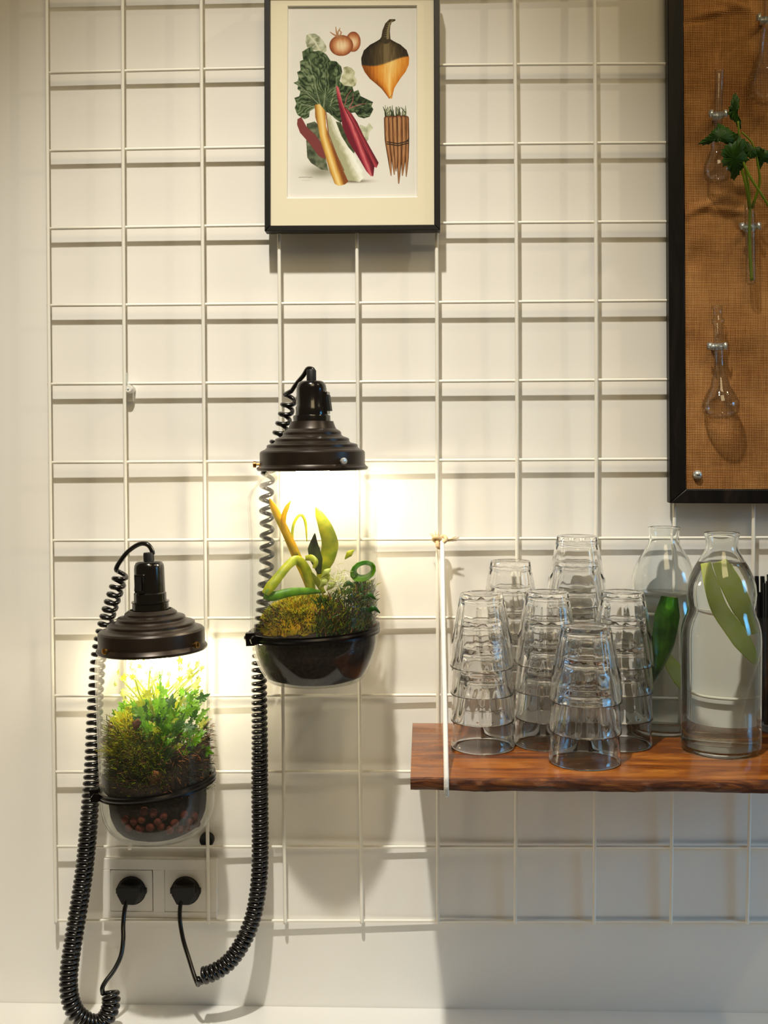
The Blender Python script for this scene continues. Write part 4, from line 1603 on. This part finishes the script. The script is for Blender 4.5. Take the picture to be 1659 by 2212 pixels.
add_strap([(690, 1240, -.010), (684, 1210, -.014), (678, 1185, -.016), (680, 1152, -.018)], [4, 13, 13, 1], 'moss_dark', label='dark leaf')
add_strap([(674, 1290, -.006), (668, 1250, -.012), (656, 1222, -.018), (640, 1210, -.024), (622, 1222, -.032), (602, 1246, -.040), (584, 1268, -.046), (572, 1284, -.048)], [9, 11, 10, 10, 9, 10, 11, 8], 'leaf_yellow')
add_strap([(572, 1282, -.048), (590, 1288, -.046), (630, 1279, -.042), (668, 1277, -.034), (694, 1279, -.020)], [11, 10, 9, 7, 3], 'leaf', label='bent green leaf tip')
add_strap([(660, 1206, -.020), (672, 1205, -.026), (682, 1214, -.030), (678, 1228, -.030)], [5, 7, 6, 3], 'leaf_yellow')
add_strap([(700, 1282, -.010), (684, 1255, -.016), (672, 1235, -.020)], [5, 6, 2], 'leaf_yellow')
add_strap([(692, 1258, -.02), (704, 1250, -.03), (712, 1240, -.034)], [4, 9, 2], 'leaf_pale')
pts = []
for q in range(15):
    a = 2 * PI * q / 14 - 2.2
    pts.append((784 + 27 * math.cos(a) + 6 * math.sin(a), 1234 - 22 * math.sin(a) * 1.05, -.014 - 0.004 * math.cos(a)))
cp = empty('curled_leaf_plant', U(784, 1275, YC - .012), 'bright green curled leaf at the right glass of the higher jar lamp', 'plant')
bm = bmesh.new()
rings = []
for x, y, d in pts:
    a0, b0 = U(x, y, YC + d - 0.009), U(786 + (x - 784) * 0.58, 1233 + (y - 1238) * 0.50, YC + d + 0.006)
    rings.append((bm.verts.new(a0), bm.verts.new((a0 + b0) / 2 + Vector((0, -.001, 0))), bm.verts.new(b0)))
for q in range(len(rings) - 1):
    for m in (0, 1):
        bm.faces.new((rings[q][m], rings[q][m + 1], rings[q + 1][m + 1], rings[q + 1][m]))
obj('leaf', bm, M['leaf'], cp, solid=0.0008)
obj('stem', tube(bmesh.new(), [U(772, 1256, YC - .014), U(770, 1280, YC - .012), U(765, 1310, YC - .010)], 0.0014, 6), M['leaf_dark'], cp)
for q in range(7):
    x, y = 752 + 9 * q, 1262 + (q * 29) % 60
    bm = bmesh.new()
    strap(bm, [U(x - 14, y + 12, YC - .03), U(x, y - 2, YC - .034), U(x + 15, y + 8, YC - .03)], [1 * k1, 6 * k1, 1 * k1])
    obj('leaf', bm, M['leaf_dark'], cp, solid=0.0006, label='small dark leaf')
for q, (x, y) in enumerate(((700, 1262), (716, 1268), (705, 1240), (755, 1200))):
    bm = bmesh.new()
    strap(bm, [U(x - 10, y + 8, YC - .03), U(x, y - 4, YC - .034), U(x + 10, y - 12, YC - .03)], [1 * k1, 7 * k1, 1 * k1])
    obj('leaf', bm, M['leaf_pale'] if q != 3 else M['leaf_yellow'], cp, solid=0.0006, label='small pale leaf')


def fluff(rnd):
    return U(rnd.gauss(728, 13), rnd.gauss(1262, 12), YC - 0.026 + rnd.uniform(-.01, .01)), (rnd.uniform(-1, 1), -.5, rnd.uniform(0, 1))


tuft_field('pale_fluff', fluff, 420, 0.008, 0.0006, [M['leaf_pale'], M['white_plastic']], ('pale woolly fluff beside the curled leaf in the higher jar lamp', 'fluff'), 18)


# lower jar: moss bank at the left, leafy plant in the middle, pale sprigs above, pellets below
def bank(rnd):
    th = rnd.uniform(PI * 0.80, PI * 1.62)
    y = rnd.uniform(1545 + 30 * abs(math.cos(th)) * rnd.random(), 1690)
    r = (rad_at(gl2, y) * k2 - 0.0045) * rnd.uniform(0.80, 1.0)
    P = B2 + Vector((r * math.cos(th), r * math.sin(th), (1804 - y) * k2))
    return P, (math.cos(th), math.sin(th), 0.6)


bm = bmesh.new()
bmesh.ops.create_icosphere(bm, subdivisions=4, radius=1.0)
rr = random.Random(9)
for v in bm.verts:
    j = 1 + rr.uniform(-0.06, 0.06)
    c = v.co * j
    v.co = U(296, 1640, YC - 0.006) + Vector((c.x * 50 * k2, c.y * 0.034, c.z * (90 if c.z > 0 else 60) * k2))
o = obj('moss_bank', bm, M['moss_dark'], None, tag=('dark green moss bank against the left glass of the lower jar lamp', 'moss'))
o['kind'] = 'stuff'


def bank_top(rnd):
    while True:
        u, v = rnd.uniform(-1, 1), rnd.uniform(-1, 1)
        if u * u + v * v < 1:
            break
    hgt = math.sqrt(1 - u * u - v * v) * math.sqrt(rnd.random())
    return U(296, 1640, YC - 0.006) + Vector((u * 51 * k2, v * 0.035, hgt * 92 * k2)), (u, v, hgt + .2)


def bank_crest(rnd):
    u, v = rnd.gauss(0, .5), rnd.uniform(-.95, .5)
    hgt = math.sqrt(max(0.12, 1 - u * u * .8 - v * v)) * rnd.uniform(0.62, 1.06)
    return U(284 + u * 36, 1640, YC - 0.006) + Vector((0, v * 0.037, hgt * 96 * k2)), (u, v - .4, 1.2)


tuft_field('moss_tuft', bank_crest, 2600, 0.011, 0.0012, [M['leaf_yellow'], M['leaf_gold'], M['leaf_yellow'], M['moss']], ('bright yellow moss crest on the left of the lower jar lamp', 'moss'), 19)
tuft_field('moss_tuft', bank_top, 3600, 0.010, 0.0011, [M['moss'], M['moss_dark'], M['moss'], M['moss_gold']], ('feathery green moss below the yellow crest in the lower jar lamp', 'moss'), 14)
tuft_field('moss_tuft', bank, 2200, 0.009, 0.0010, [M['moss_dark'], M['moss'], M['moss_dark'], M['twig']], ('dark moss fibres pressed on the glass of the lower jar lamp', 'moss'), 15)


def right_roots(rnd):
    th = rnd.uniform(-1.3, 0.5)
    y = rnd.uniform(1565, 1700)
    r = (rad_at(gl2, y) * k2 - 0.0045) * rnd.uniform(0.82, 1.0)
    P = B2 + Vector((r * math.cos(th), r * math.sin(th), (1804 - y) * k2))
    return P, (math.cos(th), math.sin(th), 0.1)


tuft_field('root_fibre', right_roots, 900, 0.009, 0.0009, [M['twig'], M['dead_leaf'], M['soil'], M['moss_dark']], ('brown root fibres in the soil bank of the lower jar lamp', 'roots'), 16)


def lobed(rnd, L, lobes=5):
    """small lobed, toothed leaf blade in its own plane, midrib along +x, cupped and curling"""
    bm = bmesh.new()
    n = lobes * 8
    ring, mid = [], []
    c = bm.verts.new((L * 0.40, 0, -0.05 * L))
    for q in range(n):
        a = -PI + 2 * PI * q / n
        lob = 0.82 + 0.20 * math.cos(lobes * a) + 0.06 * math.cos(lobes * 3 * a + 0.6) + rnd.uniform(-.04, .04)
        r = L * 0.5 * lob * (1.05 - 0.10 * abs(math.sin(a))) * (0.55 if abs(abs(a) - PI) < 0.25 else 1)
        x, y = L * 0.46 + r * math.cos(a), r * math.sin(a) * 0.84
        wav = 0.05 * L * math.sin(lobes * a * 2 + 1)
        ring.append(bm.verts.new((x, y, -0.36 * L * (x / L) ** 2 + abs(y) * 0.30 + wav)))
        xm, ym = L * 0.40 + (x - L * 0.40) * 0.55, y * 0.55
        mid.append(bm.verts.new((xm, ym, -0.36 * L * (xm / L) ** 2 + abs(ym) * 0.42 + (0.02 * L if q % 2 else -0.01 * L))))
    for q in range(n):
        q2 = (q + 1) % n
        bm.faces.new((ring[q], ring[q2], mid[q2], mid[q]))
        bm.faces.new((mid[q], mid[q2], c))
    return mesh_of(bm, 'leaf')


lm = [lobed(RND, 1.0, 5), lobed(RND, 1.0, 7), lobed(RND, 1.0, 5), lobed(RND, 1.0, 6)]


def leafy(name, label, cat, root_px, blobs, n, size, mats, seed, stem_mat, ydep=(-.05, .03)):
    rnd = random.Random(seed)
    rp = U(root_px[0], root_px[1], YC)
    pr = empty(name, rp, label, cat)
    meshes = {}
    for i in range(n):
        bx, by_, sx, sy = blobs[i % len(blobs)]
        x = min(max(rnd.gauss(bx, sx), 252), 434)
        y = rnd.gauss(by_, sy)
        dx = (x - 340) / 110
        lim = math.sqrt(max(0.02, 1 - dx * dx)) * 0.052
        d = rnd.uniform(max(ydep[0], -lim), min(ydep[1], lim))
        P = U(x, y, YC + d)
        mt = mats[rnd.randrange(len(mats))]
        key = (rnd.randrange(len(lm)), mt)
        if key not in meshes:
            me = lm[key[0]].copy()
            me.materials.clear()
            me.materials.append(M[mt])
            meshes[key] = me
        o = bpy.data.objects.new('leaf', meshes[key])
        link(o)
        s = size * rnd.uniform(0.65, 1.25)
        o.scale = (s, s, s)
        az = math.atan2((y - root_px[1]) * -1, x - root_px[0]) + rnd.uniform(-.8, .8)
        # face the viewer and the lamp above, pointing away from the stem base
        fx = Vector((math.cos(az), rnd.uniform(-.5, .1), math.sin(az))).normalized()
        nz0 = Vector((rnd.uniform(-.8, .8), -0.75, rnd.uniform(-.1, 1.0))).normalized()
        fy = nz0.cross(fx).normalized()
        fz = fx.cross(fy)
        o.rotation_euler = Matrix((fx, fy, fz)).transposed().to_euler()
        o.location = P
        parent(o, pr)
        if i % 3 == 0:
            mid = (P + rp) / 2 + Vector((rnd.uniform(-.006, .006), rnd.uniform(-.006, .004), 0.004))
            obj('stem', tube(bmesh.new(), catmull([rp + Vector((rnd.uniform(-.008, .008), 0, -.004)), mid, P], 5), [0.0010] * 11, 5), M[stem_mat], pr)
    return pr


leafy('leafy_plant', 'bright green lobed-leaf plant in the middle of the lower jar lamp', 'plant', (338, 1660),
      [(345, 1530, 30, 22), (330, 1575, 34, 20), (375, 1560, 28, 26), (365, 1600, 26, 22), (310, 1595, 20, 14), (400, 1535, 20, 18), (300, 1550, 18, 14), (392, 1590, 18, 20), (345, 1555, 30, 26)], 190, 0.0150,
      ['leaf', 'leaf', 'leaf_dark', 'leaf_yellow', 'leaf'], 21, 'leaf')
leafy('pale_sprig', 'pale sprigs reaching up to the bulb in the lower jar lamp', 'plant', (335, 1560),  # pale leaf colour also carries the overexposure close to the bulb
      [(285, 1470, 14, 14), (320, 1455, 22, 14), (365, 1470, 22, 14), (405, 1455, 18, 20), (345, 1490, 30, 12), (275, 1500, 12, 10), (420, 1485, 12, 12)], 80, 0.0085,
      ['leaf_pale', 'leaf_pale', 'leaf_pale', 'leaf_yellow'], 22, 'leaf_pale', (-.045, .03))
px_leaf([(318, 1700), (322, 1680), (332, 1664), (348, 1668), (352, 1680), (346, 1690), (334, 1698), (326, 1706)], YC - .050, (.006, .004), M['dead_leaf'], None, 'fallen_leaf').update_tag()
fl = [o for o in bpy.data.objects if o.name.startswith('fallen_leaf')][0]
fl['label'], fl['category'] = 'curled dry brown leaf on the soil of the lower jar lamp', 'dead leaf'
px_leaf([(286, 1560), (298, 1552), (306, 1560), (300, 1572), (288, 1576)], YC - .058, (.006, .004), M['dead_leaf'], None, 'fallen_leaf')
fl = [o for o in bpy.data.objects if o.name.startswith('fallen_leaf.')][0]
fl['label'], fl['category'] = 'small rust brown leaf among the yellow moss of the lower jar lamp', 'dead leaf'

# clay pellets seen through the base of the lower jar
rc = random.Random(31)
pm = []
for q in range(4):
    pm.append(mesh_of(blob(bmesh.new(), (0, 0, 0), 0.0052, 2, 0.07, rnd=rc), 'clay_pellet'))
    pm[-1].materials.append(M['clay'])
rows_px = [('top', [(312, 1752), (331, 1757), (353, 1763), (397, 1759), (419, 1763)]),
           ('middle', [(271, 1771), (290, 1774), (306, 1770), (341, 1775), (377, 1778), (408, 1776), (424, 1779)]),
           ('bottom', [(279, 1787), (302, 1789), (325, 1787), (347, 1785), (366, 1793), (388, 1793), (404, 1788)])]
ordw = ['leftmost', 'second from left', 'third from left', 'fourth from left', 'fifth from left', 'sixth from left', 'rightmost']
q = 0
for rown, spots in rows_px:
    for w_, (x, y) in enumerate(spots):
        yd = -0.075
        while yd < 0:
            P = U(x, y, YC + yd)
            y_ax = 1804 - (P.z - B2.z) / k2
            if math.hypot(P.x - B2.x, P.y - B2.y) <= rad_at(gl2, min(y_ax, 1800)) * k2 - 0.0080:
                break
            yd += 0.0004
        o = bpy.data.objects.new('clay_pellet', pm[q % 4])
        link(o)
        q += 1
        o.location = U(x, y, YC + yd)
        o.rotation_euler = (rc.random() * 6, rc.random() * 6, rc.random() * 6)
        o['label'] = '%s clay pellet in the %s row, lower jar lamp' % (ordw[w_] if w_ < len(spots) - 1 else 'rightmost', rown)
        o['category'] = 'pellet'
        o['group'] = 'clay pellets in the lower jar lamp'

# ------------------------------------------------------------------ hanging shelf
PB = U(889, 1562, -0.022)
ZS = PB.z
PFt = UZ(889, 1682, ZS)
SX0, SX1 = (PB.x + PFt.x) / 2, 0.575
SYB, SYF = -0.022, PFt.y
STH = 0.0140
rs_ = random.Random(12)
nseg = 90
bm = bmesh.new()
ringsS = []
for q in range(nseg + 1):
    x = SX0 + (SX1 - SX0) * q / nseg
    t = (x - SX0)
    wob = 0.0014 * math.sin(t * 28 + 1) + 0.0009 * math.sin(t * 71) + rs_.uniform(-.0004, .0004)
    wz = 0.0008 * math.sin(t * 40 + 2) + rs_.uniform(-.0004, .0004)
    yf = SYF + wob
    ringsS.append([bm.verts.new(p) for p in ((x, SYB, ZS), (x, yf + 0.004, ZS), (x, yf + 0.0008, ZS - 0.0012), (x, yf - 0.0008 + rs_.uniform(-.0006, .0006), ZS - STH * 0.45), (x, yf + 0.0022, ZS - STH + 0.001 + wz), (x, yf + 0.005, ZS - STH + wz * .3), (x, SYB, ZS - STH))])
nr = len(ringsS[0])
for q in range(nseg):
    for m in range(nr):
        m2 = (m + 1) % nr
        f = bm.faces.new((ringsS[q][m], ringsS[q + 1][m], ringsS[q + 1][m2], ringsS[q][m2]))
        f.material_index = 1 if m in (1, 2, 3, 4) else 0
bm.faces.new(ringsS[0])
bm.faces.new(ringsS[-1][::-1])
me = mesh_of(bm, 'hanging_shelf')
me.materials.append(M['shelf_top'])
me.materials.append(M['bark_edge'])
flat_by_angle(me, 45)
sh = obj('hanging_shelf', me, None, None, tag=('thick red brown wooden shelf with a live edge, hung by white rope', 'shelf'))


def shelf_rope(xk_px, x_front_px, label, flip):
    K = U(xk_px, 1168, -0.020)
    xb = K.x
    bot = ZS - STH - 0.003
    rr_ = 0.0028
    xf = UZ(x_front_px, 1682, ZS).x
    loop = [K + Vector((0.003 * flip, -0.004, 0.002)), Vector((xf, (SYF - 0.004) * 0.5 - 0.012, (K.z + ZS) / 2)), Vector((xf, SYF - 0.0045, ZS + 0.002)), Vector((xf, SYF - 0.0048, ZS - STH * .5)), Vector((xf, SYF - 0.001, bot)),
            Vector((xb + 0.002, SYB - 0.010, bot)), Vector((xb + 0.0035, SYB + 0.0036, ZS - STH)), Vector((xb + 0.0035, SYB + 0.0036, ZS)), Vector((xb + 0.0035, -0.0190, (K.z + ZS) / 2)), K + Vector((0.0005, 0.001, 0))]
    r = empty('shelf_rope', K, label, 'rope')
    dense = []
    for a, b in zip(loop[:-1], loop[1:]):
        for q in range(6):
            dense.append(a.lerp(b, q / 6))
    dense.append(loop[-1])
    obj('strand', tube(bmesh.new(), dense, rr_, 8), M['rope'], r)
    # overhand knot round the crossing of two wires
    kn = []
    for q in range(60):
        t = 2 * PI * q / 60
        kn.append(K + Vector(((math.sin(t) + 1.6 * math.sin(2 * t)) * 0.0034, (-math.sin(3 * t)) * 0.004 - 0.005, (math.cos(t) - 1.6 * math.cos(2 * t)) * 0.0032)))
    kb = obj('knot', tube(bmesh.new(), kn, 0.0026, 7, closed=True), M['rope_end'], r)
    bm = bmesh.new()
    rq = random.Random(3)
    for q in range(16):
        d = Vector((rq.uniform(-.8, .2), rq.uniform(-.6, .1), rq.uniform(.2, 1))) if q < 9 else Vector((1, rq.uniform(-.3, 0), rq.uniform(-.1, .35)))
        d.normalize()
        Lq = rq.uniform(.008, .013) if q < 9 else rq.uniform(.012, .022)
        s0 = K + Vector((-0.004, -.004, .002)) if q < 9 else K + Vector((.004, -.005, 0))
        tube(bm, [s0, s0 + d * Lq * .5, s0 + d * Lq + Vector((0, 0, rq.uniform(-.002, .001)))], [0.0012, 0.0009, 0.0004], 5)
    obj('frayed_end', bm, M['rope_end'], kb)
    return r


shelf_rope(950, 964, 'white rope at the left end of the shelf, knotted to the grid', 1)
shelf_rope(1741, 1745, 'white rope at the right end of the shelf, outside the frame', 1)

# ------------------------------------------------------------------ stacked tumblers
GH = 0.0865


def tumbler_mesh(seg=72):
    # upside down: rim at z=0, base on top; outer profile then inner
    ou = [(0.0369, 0.0), (0.0374, 0.0006), (0.0373, 0.003), (0.0368, 0.010), (0.0362, 0.018), (0.0356, 0.026), (0.0350, 0.0335), (0.0341, 0.0365), (0.0335, 0.042), (0.0322, 0.050), (0.0306, 0.059), (0.0287, 0.069), (0.0268, 0.0775), (0.0258, 0.082), (0.0249, 0.0850), (0.0236, 0.0865), (0.0215, 0.0868), (0.0190, 0.0862), (0.0, 0.0856)]
    wl = 0.0018
    inn = [(0.0365, 0.0001), (0.0356, 0.0015)] + [(r - wl, z) for r, z in ou[3:7]] + [(0.0328, 0.0365), (0.0318, 0.042), (0.0305, 0.050), (0.0289, 0.059), (0.0270, 0.069), (0.0247, 0.0765), (0.0222, 0.0785), (0.0, 0.0790)]

    def md(a, z):
        f = min(max((z - 0.035) / 0.003, 0), 1) * min(max((0.0835 - z) / 0.004, 0), 1)
        return 1 - 0.042 * f * abs(math.sin(a * 6)) ** 1.5
    bm = bmesh.new()
    lathe(bm, ou[::-1] + inn, seg, mod=md, mod_n=len(ou))
    # lathe() started at the outer pole and ended at the inner pole: a closed shell
    return mesh_of(bm, 'drinking_glass')


tm = tumbler_mesh()
tm.materials.append(M['tumbler'])
PITCH = 0.0318
# (px of stack axis at its rim, y of the front of the lowest rim, number, scale, words, lean)
stacks = [
    (1043, 1632, 4, 1.0, 'the stack beside the white rope', -0.6),
    (1178, 1625, 4, 1.0, 'the stack left behind the short front stack', 1.0),
    (1263, 1667, 3, 1.076, 'the short three-glass front stack', 0.9),
    (1340, 1626, 4, 1.0, 'the stack next to the water bottles', 0.8),
    (1102, 1592, 5, 0.99, 'the five-glass stack at the back left', 0.2),
    (1243, 1594, 6, 0.99, 'the tallest six-glass stack at the back', 0.4),
]
ordn = {3: ['bottom', 'middle', 'top'], 4: ['bottom', 'second from bottom', 'second from top', 'top'],
        5: ['bottom', 'second from bottom', 'middle', 'second from top', 'top'], 6: ['bottom', 'second from bottom', 'third from bottom', 'third from top', 'second from top', 'top']}
rg = random.Random(44)
for sx, sy, n, sc, words, lean in stacks:
    rim = 0.0370 * sc
    PF_ = UZ(sx, sy, ZS)
    for _ in range(3):
        Cc = at_px_x((PF_.x, PF_.y + rim, ZS), sx)
    ax = math.radians(lean)
    for q in range(n):
        o = bpy.data.objects.new('drinking_glass', tm)
        link(o)
        o.scale = (sc, sc, sc * (0.90 if n == 3 else 1.0))
        h0 = q * PITCH * sc
        o.location = (Cc.x + h0 * math.sin(ax), Cc.y + rg.uniform(-.0004, .0004), ZS + 0.0002 + h0)
        o.rotation_euler = (rg.uniform(-.006, .006) if q else 0, ax * 0.8 if q else 0, rg.uniform(0, 1.0))
        o['label'] = '%s upturned clear drinking glass of %s' % (ordn[n][q], words)
        o['category'] = 'glass'
        o['group'] = 'upturned drinking glasses stacked on the shelf'

# ------------------------------------------------------------------ water bottles
bot_px = [(36, 1148), (37.5, 1151), (37, 1156), (34.5, 1160), (34, 1178), (36, 1188), (44, 1202), (56, 1222), (66, 1244), (72, 1264), (74, 1282), (72, 1298), (70.5, 1312), (73, 1326), (79, 1342), (83.5, 1360), (85, 1380), (84.5, 1450), (84.5, 1560), (85, 1600), (84, 1614), (80, 1624), (72, 1629), (0, 1627)]
BF = UZ(1557, 1640, ZS)
# axis: find base centre so that the front of the base shows at y=1640
r_guess = 82 * mpp(BF)
BC = at_px_x((BF.x, BF.y + r_guess * 0.93, ZS), 1557)
kb_ = mpp(BC + Vector((0, 0, 0.12)))
bx_, by_ = proj(BC)
oz = [(r * kb_, (1627 - y) * kb_ * 1.0) for r, y in bot_px]
hscale = (U(1557, 1150, BC.y).z - ZS) / oz[0][1]
oz = [(r, z * hscale) for r, z in oz]
inn = []
for i, (r, z) in enumerate(oz):
    inn.append((max(r - 0.0026, 0), z + (0.0065 if z < 0.012 else 0)))
bm = lathe(bmesh.new(), oz[::-1] + inn, 64)
bottle_me = mesh_of(bm, 'glass_bottle')
bottle_me.materials.append(M['bottle'])


def water_mesh(level_z):
    pr = [(0, inn[-1][1] - 0.0005)]
    for r, z in inn[::-1][1:]:
        if z < level_z:
            pr.append((r + 0.0005, z - 0.0005))
    rl = float(np.interp(level_z, [z for r, z in inn[::-1]], [r for r, z in inn[::-1]])) + 0.0005
    pr += [(rl, level_z), (0, level_z)]
    return mesh_of(lathe(bmesh.new(), pr, 64), 'water')


def bottle(center, label, lvl_px):
    r = empty('water_bottle', center, label, 'bottle', 'glass water bottles with cucumber')
    obj('glass_body', bottle_me, None, r, world=False)
    lz = U(proj(center)[0], lvl_px, center.y).z - ZS
    wm = water_mesh(lz)
    obj('water', wm, M['water'], r, world=False, label='clear water')
    return r


BC2 = UZ(1433, 1592, ZS)
BC2 = at_px_x((BC2.x, BC2.y + r_guess * 0.93, ZS), 1433)
bottle(BC, 'front clear glass water bottle at right with two pale cucumber slices near the top', 1214)
bottle(BC2, 'rear clear glass water bottle behind the glass stacks, with dark peeled cucumber slices', 1280)


def cucumber(path, widths, th, peel_front, label, twist=0.0, axis=None):
    if axis is not None:                        # the water lens widens what stands in it
        path = [Vector((axis.x + (p.x - axis.x) * 0.93, p.y, p.z)) for p in path]
        widths = [w * 0.93 for w in widths]
    """long lengthwise slice: flesh slab with rounded peel strip along its back"""
    P = catmull(path, 6)
    n = len(P)
    root = empty('cucumber_slice', P[n // 2], label, 'cucumber', 'cucumber slices in the water bottles')
    bmF, bmP = bmesh.new(), bmesh.new()
    rowsF, rowsP = [], []
    for i in range(n):
        t = (P[min(i + 1, n - 1)] - P[max(i - 1, 0)]).normalized()
        vdir = Vector((math.sin(twist), -math.cos(twist), 0))
        s = t.cross(vdir).normalized()
        nn = s.cross(t).normalized()
        if nn.y > 0:
            nn = -nn
        f = i / (n - 1) * (len(widths) - 1)
        a = int(min(f, len(widths) - 2))
        w = widths[a] + (widths[a + 1] - widths[a]) * (f - a)
        sg = 1 if peel_front else -1
        rF, rP = [], []
        # flesh: flat face, peel: domed back
        for u in (-1, -0.5, 0, 0.5, 1):
            rF.append(bmF.verts.new(P[i] + s * w * u * 0.93 - nn * sg * 0.0006))
        for u in (1, 0.5, 0, -0.5, -1):
            rF.append(bmF.verts.new(P[i] + s * w * u * 0.9 + nn * sg * (th * (1 - u * u) * 0.72)))
        for u in (-1, -0.7, -0.35, 0, 0.35, 0.7, 1):
            rP.append(bmP.verts.new(P[i] + s * w * u + nn * sg * (th * (1 - u * u))))
        for u in (1, 0.7, 0.35, 0, -0.35, -0.7, -1):
            rP.append(bmP.verts.new(P[i] + s * w * u * 0.93 + nn * sg * (th * (1 - u * u) * 0.8 - 0.0004)))
        rowsF.append(rF)
        rowsP.append(rP)
    for rows_, bm_ in ((rowsF, bmF), (rowsP, bmP)):
        m_ = len(rows_[0])
        for i in range(n - 1):
            for q in range(m_):
                q2 = (q + 1) % m_
                bm_.faces.new((rows_[i][q], rows_[i][q2], rows_[i + 1][q2], rows_[i + 1][q]))
        bm_.faces.new(rows_[0])
        bm_.faces.new(rows_[-1][::-1])
    obj('flesh', bmF, M['cuc_flesh'], root, autosmooth=50, label='pale green flesh')
    obj('peel', bmP, M['cuc_peel'] if peel_front else M['cuc_edge'], root, autosmooth=50, label='green peel')


yb = BC.y
kf = mpp(BC)
cucumber([U(1521, 1216, yb - .018), U(1534, 1262, yb - .024), U(1555, 1318, yb - .026), U(1600, 1384, yb - .026), U(1630, 1430, yb - .020)], [a * kf for a in (13, 18, 20, 20, 9)], 0.006, False,
         'narrow cucumber slice with yellow green edge at the left inside the front bottle', 0.25, BC)
cucumber([U(1553, 1213, yb - .016), U(1574, 1256, yb - .020), U(1601, 1312, yb - .021), U(1622, 1370, yb - .018)], [a * kf for a in (16, 22, 22, 12)], 0.007, False,
         'broad pale cucumber slice at the right inside the front bottle', -0.1, BC)
yb2 = BC2.y
kf2 = mpp(BC2)
cucumber([U(1446, 1290, yb2 - .030), U(1440, 1330, yb2 - .032), U(1430, 1390, yb2 - .030), U(1416, 1440, yb2 - .026), U(1404, 1475, yb2 - .02)], [a * kf2 for a in (18, 27, 24, 15, 4)], 0.009, True,
         'cucumber slice showing dark green peel inside the rear bottle', 0.0, BC2)
cucumber([U(1436, 1410, yb2 - .018), U(1450, 1435, yb2 - .018), U(1466, 1465, yb2 - .016), U(1484, 1500, yb2 - .012)], [a * kf2 for a in (8, 14, 15, 8)], 0.006, False,
         'lower cucumber slice slanting to the right inside the rear bottle', 0.2, BC2)

# ------------------------------------------------------------------ jar of black straws at the right edge
SJ = UZ(1688, 1586, ZS)
rsj = 0.029
SJC = Vector((SJ.x, SJ.y + rsj, ZS))
hj = U(1688, 1330, SJC.y).z - ZS
ouj = [(rsj * 1.02, hj), (rsj * 1.03, hj - 0.002), (rsj, hj - 0.006), (rsj, 0.01), (rsj * 0.97, 0.003), (rsj * 0.9, 0.0), (0, 0.0)]
inj = [(0, 0.006), (rsj * 0.88, 0.006), (rsj - 0.0022, 0.011), (rsj - 0.0022, hj - 0.006), (rsj - 0.0018, hj)]
o = obj('straw_tumbler', lathe(bmesh.new(), ouj + inj, 48), M['flask'], tag=('tall clear glass tumbler full of black straws at the right edge of the shelf', 'tumbler'))
o.location = SJC
rj = random.Random(8)
smesh = None
for q in range(24):
    a, rr = q * 2.4, (rsj - 0.0062) * math.sqrt((q + .5) / 24)
    bx0, by0 = SJC.x + rr * math.cos(a) * .86, SJC.y + rr * math.sin(a) * .86
    tx, ty = SJC.x + rr * math.cos(a) * 1.02, SJC.y + rr * math.sin(a) * 1.02
    if smesh is None:
        Ls = U(1688, 1262, SJC.y).z - ZS - 0.008
        bm = lathe(bmesh.new(), [(0.0027, 0), (0.0027, Ls), (0.0021, Ls), (0.0021, 0)], 10, close=True)
        smesh = mesh_of(bm, 'straw')
        smesh.materials.append(M['straw'])
        flat_by_angle(smesh, 50)
    o = bpy.data.objects.new('drinking_straw', smesh)
    link(o)
    o.location = (bx0, by0, ZS + 0.0066 + rj.uniform(0, .002))
    d = Vector((tx - bx0, ty - by0, Ls))
    o.rotation_euler = d.to_track_quat('Z', 'Y').to_euler()
    o.scale = (1, 1, 1 + rj.uniform(-.06, .07))
    o['label'] = 'black plastic straw standing in the clear tumbler at the right edge'
    o['category'] = 'straw'
    o['group'] = 'black straws in the tumbler'
